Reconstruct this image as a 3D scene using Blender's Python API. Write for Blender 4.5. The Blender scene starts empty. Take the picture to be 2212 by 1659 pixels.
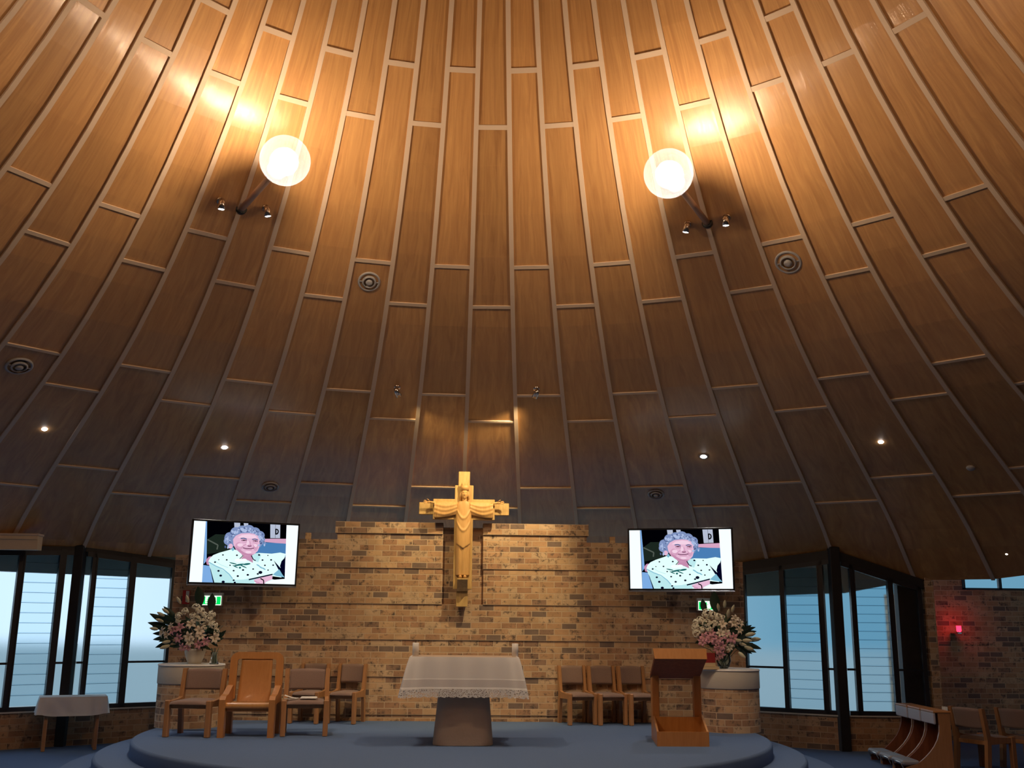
import bpy, math, random
import numpy as np
from mathutils import Vector, Matrix, Quaternion
random.seed(7)
C = bpy.context.scene.collection
PI = math.pi
# ------------------------------------------------------------------ mesh builder
class MB:
    def __init__(s): s.v=[]; s.f=[]; s.m=[]; s.uv=[]; s.sm=[]
    def face(s, pts, m=0, uv=None, smooth=False):
        b=len(s.v); s.v+= [tuple(p) for p in pts]; s.f.append(tuple(range(b,b+len(pts)))); s.m.append(m); s.uv.append(uv); s.sm.append(smooth)
    def add(s, verts, faces, m=0, smooth=False, uvs=None):
        b=len(s.v); s.v+= [tuple(p) for p in verts]
        for k,f in enumerate(faces):
            s.f.append(tuple(b+i for i in f)); s.m.append(m); s.uv.append(uvs[k] if uvs else None); s.sm.append(smooth)
    def box(s, c, d, m=0, rot=None, bev=0.0):
        # chamfered box: 24 verts when bev > 0
        hx,hy,hz=d[0]/2,d[1]/2,d[2]/2; R=rot if rot is not None else Matrix.Identity(3); c=Vector(c)
        if bev<=0:
            P=[Vector((x,y,z)) for x in(-hx,hx) for y in(-hy,hy) for z in(-hz,hz)]
            F=[(0,1,3,2),(4,6,7,5),(0,4,5,1),(2,3,7,6),(0,2,6,4),(1,5,7,3)]
        else:
            b=min(bev,hx*.9,hy*.9,hz*.9); P=[]; idx={}
            for sx in(-1,1):
                for sy in(-1,1):
                    for sz in(-1,1):
                        for ax in range(3):
                            q=[sx*(hx-b),sy*(hy-b),sz*(hz-b)]; q[ax]=(sx*hx,sy*hy,sz*hz)[ax]
                            idx[(sx,sy,sz,ax)]=len(P); P.append(Vector(q))
            F=[]
            g=lambda *k: idx[k]
            for sg in(-1,1):
                F.append((g(sg,-1,-1,0),g(sg,1,-1,0),g(sg,1,1,0),g(sg,-1,1,0)))
                F.append((g(-1,sg,-1,1),g(1,sg,-1,1),g(1,sg,1,1),g(-1,sg,1,1)))
                F.append((g(-1,-1,sg,2),g(1,-1,sg,2),g(1,1,sg,2),g(-1,1,sg,2)))
            for a in(-1,1):
                for e in(-1,1):
                    F.append((g(-1,a,e,1),g(1,a,e,1),g(1,a,e,2),g(-1,a,e,2)))
                    F.append((g(a,-1,e,0),g(a,1,e,0),g(a,1,e,2),g(a,-1,e,2)))
                    F.append((g(a,e,-1,0),g(a,e,1,0),g(a,e,1,1),g(a,e,-1,1)))
            for k in [(a,e,h) for a in(-1,1) for e in(-1,1) for h in(-1,1)]:
                F.append((g(*k,0),g(*k,1),g(*k,2)))
        s.add([c+R@p for p in P],F,m)
    def prism(s, poly, ax, a, b, m=0, M=None):
        # poly: 2-D points; extruded along axis ax from a to b
        def P(p,t):
            q={'x':(t,p[0],p[1]),'y':(p[0],t,p[1]),'z':(p[0],p[1],t)}[ax]
            q=Vector(q); return M@q if M is not None else q
        n=len(poly); V=[P(p,a) for p in poly]+[P(p,b) for p in poly]
        F=[tuple(range(n)),tuple(range(2*n-1,n-1,-1))]+[(i,(i+1)%n,n+(i+1)%n,n+i) for i in range(n)]
        s.add(V,F,m)
    def loft(s, rings, m=0, smooth=True, cap=True, closed=True):
        n=len(rings[0]); V=[p for r in rings for p in r]; F=[]
        for i in range(len(rings)-1):
            for j in range(n if closed else n-1):
                k=(j+1)%n; F.append((i*n+j,i*n+k,(i+1)*n+k,(i+1)*n+j))
        if cap: F.append(tuple(range(n))[::-1]); F.append(tuple((len(rings)-1)*n+j for j in range(n)))
        s.add(V,F,m,smooth)
    def tube(s, pts, rad, n=8, m=0, smooth=True):
        pts=[Vector(p) for p in pts]
        if not isinstance(rad,(list,tuple)): rad=[rad]*len(pts)
        rings=[]; up=None
        for i,p in enumerate(pts):
            t=(pts[min(i+1,len(pts)-1)]-pts[max(i-1,0)]).normalized()
            if up is None: up=Vector((0,0,1)) if abs(t.z)<.9 else Vector((0,1,0))
            u=t.cross(up).normalized(); w=u.cross(t).normalized(); up=w
            rings.append([p+rad[i]*(math.cos(2*PI*k/n)*u+math.sin(2*PI*k/n)*w) for k in range(n)])
        s.loft(rings,m,smooth)
    def lathe(s, prof, c=(0,0,0), n=24, m=0, M=None, smooth=True, cap=False):
        rings=[]
        for r,z in prof:
            ring=[Vector((r*math.cos(2*PI*k/n),r*math.sin(2*PI*k/n),z)) for k in range(n)]
            if M is not None: ring=[M@p for p in ring]
            rings.append([Vector(c)+p for p in ring])
        s.loft(rings,m,smooth,cap)
    def sphere(s, c, r, n=12, m=0, k=8, R=None):
        if not isinstance(r,(tuple,list)): r=(r,r,r)
        V=[];F=[]
        for i in range(k+1):
            th=PI*i/k
            for j in range(n):
                a=2*PI*j/n; q=Vector((r[0]*math.sin(th)*math.cos(a),r[1]*math.sin(th)*math.sin(a),r[2]*math.cos(th)))
                if R is not None: q=R@q
                V.append(Vector(c)+q)
        for i in range(k):
            for j in range(n): F.append((i*n+j,i*n+(j+1)%n,(i+1)*n+(j+1)%n,(i+1)*n+j))
        s.add(V,F,m,True)
    def grid(s, fn, nu, nv, m=0, smooth=True, uvf=None):
        V=[fn(i/nu,j/nv) for j in range(nv+1) for i in range(nu+1)]
        F=[];U=[]
        for j in range(nv):
            for i in range(nu):
                F.append((j*(nu+1)+i,j*(nu+1)+i+1,(j+1)*(nu+1)+i+1,(j+1)*(nu+1)+i))
                if uvf: U.append([uvf(i/nu,j/nv),uvf((i+1)/nu,j/nv),uvf((i+1)/nu,(j+1)/nv),uvf(i/nu,(j+1)/nv)])
        s.add(V,F,m,smooth,U if uvf else None)
    def mesh(s, name, mats):
        me=bpy.data.meshes.new(name); me.from_pydata(s.v,[],s.f)
        if not isinstance(mats,(list,tuple)): mats=[mats]
        for mt in mats: me.materials.append(mt)
        me.polygons.foreach_set('material_index',s.m); me.polygons.foreach_set('use_smooth',s.sm)
        if any(u is not None for u in s.uv):
            L=me.uv_layers.new(name='UVMap')
            for p,u in zip(me.polygons,s.uv):
                if u is not None:
                    for k,li in enumerate(p.loop_indices): L.data[li].uv=u[k]
        me.update(); return me
    def obj(s, name, mats, parent=None, loc=None, weld=False):
        me=s.mesh(name,mats)
        o=bpy.data.objects.new(name,me); C.objects.link(o)
        if weld:
            import bmesh
            bm=bmesh.new(); bm.from_mesh(me); bmesh.ops.remove_doubles(bm,verts=bm.verts,dist=1e-5)
            bmesh.ops.recalc_face_normals(bm,faces=bm.faces); bm.to_mesh(me); bm.free()
        if parent is not None: o.parent=parent
        if loc is not None: o.location=loc
        return o
def tag(o,label=None,cat=None,group=None,kind=None):
    if label: o['label']=label
    if cat: o['category']=cat
    if group: o['group']=group
    if kind: o['kind']=kind
    return o
def thing(name,label,cat,loc=(0,0,0),rz=0,group=None):
    o=bpy.data.objects.new(name,None); C.objects.link(o); o.location=loc; o.rotation_euler=(0,0,rz)
    o.empty_display_size=.1
    return tag(o,label,cat,group)
def dup(root,loc,rz=0,label=None):
    r=root.copy(); C.objects.link(r); r.location=loc; r.rotation_euler=(0,0,rz)
    if label: r['label']=label
    for ch in list(root.children):
        c=ch.copy(); C.objects.link(c); c.parent=r
        for g in list(ch.children):
            d=g.copy(); C.objects.link(d); d.parent=c
    return r
def lerp(a,b,t): return a+(b-a)*t
# ------------------------------------------------------------------ materials
def mat(name,col,rough=.6,metal=0,spec=.5,emis=None,es=0,noise=0,nscale=8,bump=0,bscale=40,coat=0,aniso=0,sheen=0):
    m=bpy.data.materials.new(name); m.use_nodes=True; nt=m.node_tree; b=nt.nodes['Principled BSDF']
    b.inputs['Base Color'].default_value=(*col,1); b.inputs['Roughness'].default_value=rough
    b.inputs['Metallic'].default_value=metal; b.inputs['Specular IOR Level'].default_value=spec
    if coat: b.inputs['Coat Weight'].default_value=coat; b.inputs['Coat Roughness'].default_value=.15
    if sheen: b.inputs['Sheen Weight'].default_value=sheen
    if emis: b.inputs['Emission Color'].default_value=(*emis,1); b.inputs['Emission Strength'].default_value=es
    tc=None
    if noise or bump:
        tc=nt.nodes.new('ShaderNodeTexCoord')
    if noise:
        n=nt.nodes.new('ShaderNodeTexNoise'); n.inputs['Scale'].default_value=nscale; n.inputs['Detail'].default_value=5
        nt.links.new(tc.outputs['Object'],n.inputs['Vector'])
        r=nt.nodes.new('ShaderNodeMix'); r.data_type='RGBA'
        r.inputs[6].default_value=(*[c*(1-noise) for c in col],1); r.inputs[7].default_value=(*[min(1,c*(1+noise)) for c in col],1)
        nt.links.new(n.outputs['Fac'],r.inputs[0]); nt.links.new(r.outputs[2],b.inputs['Base Color'])
    if bump:
        n=nt.nodes.new('ShaderNodeTexNoise'); n.inputs['Scale'].default_value=bscale
        nt.links.new(tc.outputs['Object'],n.inputs['Vector'])
        bp=nt.nodes.new('ShaderNodeBump'); bp.inputs['Strength'].default_value=bump; bp.inputs['Distance'].default_value=.01
        nt.links.new(n.outputs['Fac'],bp.inputs['Height']); nt.links.new(bp.outputs['Normal'],b.inputs['Normal'])
    return m
def N(nt,t,**k):
    n=nt.nodes.new(t)
    for a,b in k.items(): setattr(n,a,b)
    return n
def wood(name,c1,c2,rough=.4,scale=(3,3,.35),coat=.15):
    m=bpy.data.materials.new(name); m.use_nodes=True; nt=m.node_tree; b=nt.nodes['Principled BSDF']
    tc=N(nt,'ShaderNodeTexCoord'); mp=N(nt,'ShaderNodeMapping'); mp.inputs['Scale'].default_value=scale
    n=N(nt,'ShaderNodeTexNoise'); n.inputs['Scale'].default_value=9; n.inputs['Detail'].default_value=6; n.inputs['Distortion'].default_value=.8
    r=N(nt,'ShaderNodeValToRGB'); r.color_ramp.elements[0].color=(*c1,1); r.color_ramp.elements[0].position=.3
    r.color_ramp.elements[1].color=(*c2,1); r.color_ramp.elements[1].position=.7
    L=nt.links.new; L(tc.outputs['Object'],mp.inputs[0]); L(mp.outputs[0],n.inputs['Vector']); L(n.outputs['Fac'],r.inputs[0]); L(r.outputs[0],b.inputs['Base Color'])
    b.inputs['Roughness'].default_value=rough; b.inputs['Coat Weight'].default_value=coat
    return m
def brickmat(name,bright=1.0,tint=(1,1,1)):
    m=bpy.data.materials.new(name); m.use_nodes=True; nt=m.node_tree; b=nt.nodes['Principled BSDF']; L=nt.links.new
    uv=N(nt,'ShaderNodeUVMap'); uv.uv_map='UVMap'
    br=N(nt,'ShaderNodeTexBrick'); br.offset=.5; br.inputs['Scale'].default_value=1
    br.inputs['Color1'].default_value=(0,0,0,1); br.inputs['Color2'].default_value=(1,1,1,1); br.inputs['Mortar'].default_value=(.5,.5,.5,1)
    br.inputs['Brick Width'].default_value=.213; br.inputs['Row Height'].default_value=.0817; br.inputs['Mortar Size'].default_value=.006; br.inputs['Mortar Smooth'].default_value=.2
    L(uv.outputs[0],br.inputs['Vector'])
    rp=N(nt,'ShaderNodeValToRGB'); cr=rp.color_ramp; cr.interpolation='CONSTANT'
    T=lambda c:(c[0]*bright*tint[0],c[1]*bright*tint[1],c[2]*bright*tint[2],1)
    cols=[(0,(.22,.155,.125)),(.10,(.52,.315,.18)),(.34,(.58,.38,.225)),(.52,(.43,.245,.145)),(.66,(.60,.42,.27)),(.80,(.33,.205,.14)),(.89,(.55,.34,.20))]
    cr.elements[0].position=0; cr.elements[0].color=T(cols[0][1]); cr.elements[1].position=cols[1][0]; cr.elements[1].color=T(cols[1][1])
    for p,c in cols[2:]:
        e=cr.elements.new(p); e.color=T(c)
    L(br.outputs['Color'],rp.inputs[0])
    # dark iron blotches
    nz=N(nt,'ShaderNodeTexNoise'); nz.inputs['Scale'].default_value=11; nz.inputs['Detail'].default_value=4; nz.inputs['Roughness'].default_value=.75
    L(uv.outputs[0],nz.inputs['Vector'])
    ad=N(nt,'ShaderNodeMath',operation='MULTIPLY_ADD'); ad.inputs[1].default_value=.12; L(br.outputs['Color'],ad.inputs[0]); L(nz.outputs['Fac'],ad.inputs[2])
    st=N(nt,'ShaderNodeMapRange'); st.inputs['From Min'].default_value=.585; st.inputs['From Max'].default_value=.74; L(ad.outputs[0],st.inputs['Value'])
    mx=N(nt,'ShaderNodeMix',data_type='RGBA'); mx.inputs[7].default_value=T((.12,.085,.07)); L(st.outputs[0],mx.inputs[0]); L(rp.outputs[0],mx.inputs[6])
    n2=N(nt,'ShaderNodeTexNoise'); n2.inputs['Scale'].default_value=5; n2.inputs['Detail'].default_value=6; L(uv.outputs[0],n2.inputs['Vector'])
    mr=N(nt,'ShaderNodeMapRange'); mr.inputs['To Min'].default_value=.6; mr.inputs['To Max'].default_value=1.35; L(n2.outputs['Fac'],mr.inputs['Value'])
    mu=N(nt,'ShaderNodeMix',data_type='RGBA',blend_type='MULTIPLY'); mu.inputs[0].default_value=1; L(mx.outputs[2],mu.inputs[6]); L(mr.outputs[0],mu.inputs[7])
    mo=N(nt,'ShaderNodeMix',data_type='RGBA'); mo.inputs[7].default_value=T((.60,.45,.31)); L(br.outputs['Fac'],mo.inputs[0]); L(mu.outputs[2],mo.inputs[6])
    L(mo.outputs[2],b.inputs['Base Color']); b.inputs['Roughness'].default_value=.85
    inv=N(nt,'ShaderNodeMath',operation='SUBTRACT'); inv.inputs[0].default_value=1; L(br.outputs['Fac'],inv.inputs[1])
    bp=N(nt,'ShaderNodeBump'); bp.inputs['Strength'].default_value=.6; bp.inputs['Distance'].default_value=.006; L(inv.outputs[0],bp.inputs['Height']); L(bp.outputs[0],b.inputs['Normal'])
    return m
def emit(name,col,s):
    m=bpy.data.materials.new(name); m.use_nodes=True; nt=m.node_tree; nt.nodes.clear()
    e=N(nt,'ShaderNodeEmission'); e.inputs[0].default_value=(*col,1); e.inputs[1].default_value=s
    o=N(nt,'ShaderNodeOutputMaterial'); nt.links.new(e.outputs[0],o.inputs[0]); return m
def frosted(name,tint,rough):
    m=bpy.data.materials.new(name); m.use_nodes=True; nt=m.node_tree; nt.nodes.clear(); L=nt.links.new
    r=N(nt,'ShaderNodeBsdfRefraction'); r.inputs['Color'].default_value=(*tint,1); r.inputs['Roughness'].default_value=rough; r.inputs['IOR'].default_value=1.06
    g=N(nt,'ShaderNodeBsdfGlossy'); g.inputs['Roughness'].default_value=.25; g.inputs['Color'].default_value=(.8,.85,.9,1)
    mx=N(nt,'ShaderNodeMixShader'); mx.inputs[0].default_value=.04
    o=N(nt,'ShaderNodeOutputMaterial'); L(r.outputs[0],mx.inputs[1]); L(g.outputs[0],mx.inputs[2]); L(mx.outputs[0],o.inputs[0]); return m
def clearglass(name,tint,veil=.0,veilcol=(1,1,1),fres=.25):
    m=bpy.data.materials.new(name); m.use_nodes=True; nt=m.node_tree; nt.nodes.clear(); L=nt.links.new
    t=N(nt,'ShaderNodeBsdfTransparent'); t.inputs[0].default_value=(*tint,1)
    d=N(nt,'ShaderNodeBsdfTranslucent'); d.inputs[0].default_value=(*veilcol,1)
    m1=N(nt,'ShaderNodeMixShader'); m1.inputs[0].default_value=veil; L(t.outputs[0],m1.inputs[1]); L(d.outputs[0],m1.inputs[2])
    g=N(nt,'ShaderNodeBsdfGlossy'); g.inputs['Roughness'].default_value=.03
    lw=N(nt,'ShaderNodeLayerWeight'); lw.inputs[0].default_value=max(fres,.01)
    mx=N(nt,'ShaderNodeMixShader'); mx.inputs[0].default_value=.05
    if fres>.2: L(lw.outputs['Fresnel'],mx.inputs[0])
    L(m1.outputs[0],mx.inputs[1]); L(g.outputs[0],mx.inputs[2])
    o=N(nt,'ShaderNodeOutputMaterial'); L(mx.outputs[0],o.inputs[0]); return m
def plymat():
    m=bpy.data.materials.new('varnished_ply'); m.use_nodes=True; nt=m.node_tree; b=nt.nodes['Principled BSDF']; L=nt.links.new
    uv=N(nt,'ShaderNodeUVMap'); uv.uv_map='UVMap'; sx=N(nt,'ShaderNodeSeparateXYZ'); L(uv.outputs[0],sx.inputs[0])
    fu=N(nt,'ShaderNodeMath',operation='FLOOR'); L(sx.outputs[0],fu.inputs[0])
    pid=N(nt,'ShaderNodeUVMap'); pid.uv_map='Panel'
    wn=N(nt,'ShaderNodeTexWhiteNoise',noise_dimensions='3D'); L(pid.outputs[0],wn.inputs['Vector'])
    mp=N(nt,'ShaderNodeMapping'); mp.inputs['Scale'].default_value=(3.2,.7,1); L(uv.outputs[0],mp.inputs[0])
    av=N(nt,'ShaderNodeVectorMath',operation='ADD'); L(mp.outputs[0],av.inputs[0]); L(wn.outputs['Color'],av.inputs[1])
    n=N(nt,'ShaderNodeTexNoise'); n.inputs['Scale'].default_value=2.2; n.inputs['Detail'].default_value=6; n.inputs['Distortion'].default_value=1.3; n.inputs['Roughness'].default_value=.55
    L(av.outputs[0],n.inputs['Vector'])
    mp2=N(nt,'ShaderNodeMapping'); mp2.inputs['Scale'].default_value=(110,1.4,1); L(uv.outputs[0],mp2.inputs[0])
    n3=N(nt,'ShaderNodeTexNoise'); n3.inputs['Scale'].default_value=1; n3.inputs['Detail'].default_value=3; L(mp2.outputs[0],n3.inputs['Vector'])
    rp=N(nt,'ShaderNodeValToRGB'); rp.color_ramp.elements[0].color=(.43,.20,.068,1); rp.color_ramp.elements[0].position=.3
    rp.color_ramp.elements[1].color=(.66,.36,.135,1); rp.color_ramp.elements[1].position=.72; L(n.outputs['Fac'],rp.inputs[0])
    mr=N(nt,'ShaderNodeMapRange'); mr.inputs['To Min'].default_value=.80; mr.inputs['To Max'].default_value=1.14; L(wn.outputs['Value'],mr.inputs['Value'])
    m3=N(nt,'ShaderNodeMapRange'); m3.inputs['To Min'].default_value=.95; m3.inputs['To Max'].default_value=1.05; L(n3.outputs['Fac'],m3.inputs['Value'])
    mm=N(nt,'ShaderNodeMath',operation='MULTIPLY'); L(mr.outputs[0],mm.inputs[0]); L(m3.outputs[0],mm.inputs[1])
    mu=N(nt,'ShaderNodeMix',data_type='RGBA',blend_type='MULTIPLY'); mu.inputs[0].default_value=1; L(rp.outputs[0],mu.inputs[6]); L(mm.outputs[0],mu.inputs[7])
    L(mu.outputs[2],b.inputs['Base Color']); b.inputs['Roughness'].default_value=.5; b.inputs['Specular IOR Level'].default_value=.5
    b.inputs['Coat Weight'].default_value=.6; b.inputs['Coat Roughness'].default_value=.19; b.inputs['Coat IOR'].default_value=1.5
    bp=N(nt,'ShaderNodeBump'); bp.inputs['Strength'].default_value=.35; bp.inputs['Distance'].default_value=.0035; L(n3.outputs['Fac'],bp.inputs['Height']); L(bp.outputs[0],b.inputs['Coat Normal'])
    return m
M={}
M['ply']=plymat()
M['batten']=mat('cream_paint',(.66,.51,.39),.65,spec=.25)
M['soffit']=mat('exterior_soffit',(.20,.22,.15),.8)
M['brick']=brickmat('speckled_brick')
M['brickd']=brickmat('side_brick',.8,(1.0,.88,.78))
M['carpet']=mat('blue_carpet',(.115,.185,.36),.95,noise=.10,nscale=60,bump=.5,bscale=300,spec=.1)
M['frame']=mat('dark_aluminium',(.02,.017,.022),.4)
M['post']=mat('dark_stained_post',(.014,.010,.010),.6)
M['glassL']=frosted('frosted_glass',(.95,.98,1.0),.32)
M['glassB']=frosted('frosted_louvre_glass',(.86,.93,.97),.3)
M['oak']=wood('oak',(.46,.195,.06),(.53,.24,.08))
M['oakl']=wood('light_oak',(.52,.25,.08),(.60,.31,.11))
M['jarrah']=wood('dark_red_wood',(.17,.045,.016),(.24,.07,.025),.7,coat=0)
M['tawny']=wood('tawny_chair_wood',(.38,.18,.075),(.46,.235,.105))
M['gold']=wood('carved_timber',(.60,.34,.12),(.70,.42,.17),.45,scale=(4,4,.6))
M['goldd']=wood('cross_timber',(.52,.33,.12),(.66,.45,.19),.5,scale=(4,4,.6))
M['fabric']=mat('brown_upholstery',(.25,.165,.14),.95,noise=.12,nscale=80,sheen=.3,bump=.3,bscale=200)
M['stone']=mat('altar_stone',(.50,.385,.30),.8,noise=.1,nscale=6,bump=.15)
M['conc']=mat('pale_render',(.56,.52,.46),.85,noise=.08,nscale=5,bump=.1)
M['cloth']=mat('white_cloth',(.80,.80,.82),.9,noise=.03,nscale=20,sheen=.2)
M['wax']=mat('white_wax',(.9,.88,.86),.5)
M['black']=mat('black_plastic',(.012,.012,.016),.35)
M['silver']=mat('silver_trim',(.45,.45,.5),.3,metal=.8)
M['chrome']=mat('chrome',(.7,.62,.55),.2,metal=1)
M['white']=mat('white_plastic',(.75,.73,.7),.5)
M['vent']=mat('vent_grey',(.42,.40,.41),.45)
M['ventd']=mat('vent_dark',(.03,.025,.025),.7)
M['red']=mat('red_sign',(.55,.03,.03),.5)
M['leaf']=mat('dark_leaf',(.018,.045,.03),.45,noise=.2)
M['leafg']=mat('green_leaf',(.05,.09,.045),.5,noise=.2)
M['bud']=mat('cream_bud',(.55,.52,.36),.6,noise=.1)
M['petw']=mat('cream_petal',(.78,.68,.56),.7)
M['petp']=mat('pink_petal',(.66,.33,.40),.7)
M['petc']=mat('white_bloom_petals',(.80,.75,.60),.8,bump=.4,bscale=120)
M['vase']=mat('ceramic',(.62,.56,.45),.35)
M['jar']=clearglass('jar_glass',(.85,.92,.88),.15)
M['ac']=mat('cream_casing',(.80,.58,.36),.5)
M['paper']=mat('paper',(.85,.84,.82),.8)
M['bookr']=mat('red_book',(.28,.025,.025),.5)
M['bookc']=mat('tan_pages',(.62,.47,.28),.7)
# ------------------------------------------------------------------ roof geometry
XC,YC,DPHI,RW=.0887046,6.4603167,.09229247,11.07218245
PC=[.94292675,7.73807379,-12.75411458,19.69838025,-3.10365120,2.23695751]
A0=-.00831768; MQ=(-.01634737,-.04128292,.06222872); EYE=1.77
DEL=[0,-.0002,.0029,-.0035,.0017,.0022,.0035,.0039,.0043,.0016,.0015,-.0001,-.0019,-.0038,-.0054,-.0056,-.0066,-.0063,-.0050,-.0042,-.0029,.0014,.0052,.0074,.0065,.0044,.0011,.0017,-.0038,0]
def prof(r):
    t=1-r/RW; z=0
    for c in reversed(PC): z=z*t+c
    return z+EYE
def azi(i):
    if abs(i)<=14:
        k=i+14; a=int(math.floor(k)); b=min(a+1,29); f=k-a
        return i*DPHI+A0+DEL[a]*(1-f)+DEL[b]*f
    s=1 if i>0 else -1
    a=s*14*DPHI+A0; e=s*PI
    return lerp(a,e,(abs(i)-14)/20)
def mfac(i):
    j=max(-14,min(14,i))*DPHI
    m=1+MQ[0]*math.cos(2*j)+MQ[1]*math.sin(2*j)+MQ[2]*math.sin(j)
    if abs(i)>14: m=lerp(m,1.0,(abs(i)-14)/20)
    return m
def roofpt(i,r,off=0.0):
    m=mfac(i); a=azi(i); R_=m*r
    p=Vector((XC+R_*math.sin(a),YC+R_*math.cos(a),prof(r)))
    if off:
        dz=(prof(r+.01)-prof(r-.01))/(.02*m); n=Vector((dz*math.sin(a),dz*math.cos(a),-1)).normalized()
        p+=n*off
    return p
def roofz(X,Y):
    dx,dy=X-XC,Y-YC; a=math.atan2(dx,dy); i=max(-14,min(14,(a-A0)/DPHI))
    return prof(math.hypot(dx,dy)/mfac(i))
RAD=[.25,.8,1.4,2.0,2.6,3.1,3.6,4.0,4.4,4.8,5.2,5.6,6.0,6.5,7.0,7.5,8.0,8.5,9.0,9.5,10.0,10.4]
def rend(i):      # plan radius (before scaling) of the eave line
    if i>=7 and i<=14:
        xs=[7,7.35,8,8.4,8.8,9.4,14]; ys=[11.33,11.48,11.40,11.32,11.33,11.34,11.3]
        for a in range(6):
            if xs[a]<=i<=xs[a+1]: return lerp(ys[a],ys[a+1],(i-xs[a])/(xs[a+1]-xs[a]))/mfac(i)
    if i>0 and i<7: return 11.50/mfac(i)
    return 11.42/mfac(i)
def rwall(i): return (11.0 if -14<=i<7 else 11.3)/mfac(i)
# arc length
def arc(i,r):
    s=0; q=None
    for k in range(0,120):
        rr=lerp(.25,r,k/119); p=roofpt(i,rr)
        if q is not None: s+=(p-q).length
        q=p
    return s
JA=[x/.984 for x in (4.048,5.652,7.451,9.545)]; JB=[x/.984 for x in (3.683,5.214,6.950,9.024)]
JA=[.6,1.15,1.85,2.75]+JA; JB=[.45,.95,1.6,2.45]+JB
def panel_id(col,r):
    J=JA if col%2==0 else JB
    return sum(1 for x in J if r>x)
idx=list(range(-34,35))
mb=MB(); pid=[]
for col in range(-34,34):
    J=JA if col%2==0 else JB
    e=min(rend(col),rend(col+1))
    rs=sorted(set(RAD+J+[10.8]))
    rs=[r for r in rs]
    for k in range(len(rs)):
        for part in (0,):
            r0=rs[k]
            if k+1<len(rs): r1a=r1b=rs[k+1]
            else: r1a,r1b=None,None
            if r1a is not None:
                a,b,c,d=roofpt(col,r0),roofpt(col+1,r0),roofpt(col+1,r1a),roofpt(col,r1a)
                mb.face([a,b,c,d],0,[(0,r0),(1,r0),(1,r1a),(0,r1a)]); pid.append((col,panel_id(col,(r0+r1a)/2)))
            else:
                # from the last common radius to wall line, then soffit out to the eave
                wa,wb=min(rwall(col),rend(col)),min(rwall(col+1),rend(col+1))
                mb.face([roofpt(col,r0),roofpt(col+1,r0),roofpt(col+1,wb),roofpt(col,wa)],0,[(0,r0),(1,r0),(1,wb),(0,wa)]); pid.append((col,9))
                if rend(col)>wa+.02:
                    mb.face([roofpt(col,wa),roofpt(col+1,wb),roofpt(col+1,rend(col+1)),roofpt(col,rend(col))],1 if -12<=col<6 else 0,[(0,wa),(1,wb),(1,12),(0,12)]); pid.append((col,9))
# top cap
cap=[roofpt(i,.25) for i in idx[:-1]]; mb.face(cap,0,[(0,0)]*len(cap)); pid.append((0,0))
# offset uv u per column so grain differs
k=0
for n,(f,u) in enumerate(zip(mb.f,mb.uv)):
    c=pid[n][0]; mb.uv[n]=[(x*1.0+c*1.37,y) for x,y in u]
ceil=mb.obj('ceiling',[M['ply'],M['soffit']]); tag(ceil,'tent-shaped ceiling of varnished plywood panels','ceiling',kind='structure')
L2=ceil.data.uv_layers.new(name='Panel')
for p_,id_ in zip(ceil.data.polygons,pid):
    for li in p_.loop_indices: L2.data[li].uv=(id_[0]*.731+.13,id_[1]*.577+.29)
def batten(i,wid=.052,th=.022):
    b=MB(); e=rend(i) if not(-12<=i<=6) else 11.0/mfac(i)
    rs=[r for r in RAD if r<e-.1]+[e]
    rings=[]
    a=azi(i); t=Vector((math.cos(a),-math.sin(a),0))
    for r in rs:
        p=roofpt(i,r,-.005); q=roofpt(i,r,th)
        w=min(wid/2,r*DPHI*.3)
        rings.append([p-t*w,p+t*w,q+t*w,q-t*w])
    b.loft(rings,0,False); return b.obj('batten',M['batten'],ceil)
for i in range(-17,19): batten(i)
for col in range(-15,17):
    J=(JA if col%2==0 else JB)[3:]
    b=MB()
    for r in J:
        pts=[]
        for off in (-.005,.016):
            for rr in (r-.017,r+.017):
                pts.append((roofpt(col,rr,off),roofpt(col+1,rr,off)))
        a0,b0=pts[0];a1,b1=pts[1];a2,b2=pts[2];a3,b3=pts[3]
        b.loft([[a0,a1,a3,a2],[b0,b1,b3,b2]],0,False)
    b.obj('cross_batten',M['batten'],ceil)
# ------------------------------------------------------------------ floor, platform
b=MB(); b.face([(-13,-7,0),(13,-7,0),(13,18,0),(-13,18,0)]); fl=b.obj('floor',M['carpet']); tag(fl,'blue carpeted church floor','floor',kind='structure')
def tier(name,R_,z0,z1,yb):
    cx,cy=-.06,13.35; poly=[]
    n=120
    for k in range(n):
        a=2*PI*k/n; x,y=R_*math.cos(a),R_*math.sin(a)
        poly.append((cx+x,min(cy+y,yb)))
    b=MB(); e=.03
    def ring(sh,z): return [Vector((cx+(x-cx)*(1-sh/R_),min(cy+(y-cy)*(1-sh/R_),yb),z)) for x,y in poly]
    b.loft([ring(0,z0),ring(0,z1-e),ring(.009,z1-.009),ring(e,z1)],0,True,False)
    b.face(ring(e,z1)); b.face(ring(0,z0)[::-1])
    return b
plat=thing('altar_platform','broad round three-tiered platform covered in blue carpet, under the altar and chairs','platform',(0,0,0))
for nm,R_,z0,z1 in (('lower_step',4.55,0,.15),('middle_step',4.18,.15,.3),('upper_deck',3.8,.3,.45)):
    o=tier(nm,R_,z0,z1,14.79).obj(nm,M['carpet'],plat)
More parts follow.
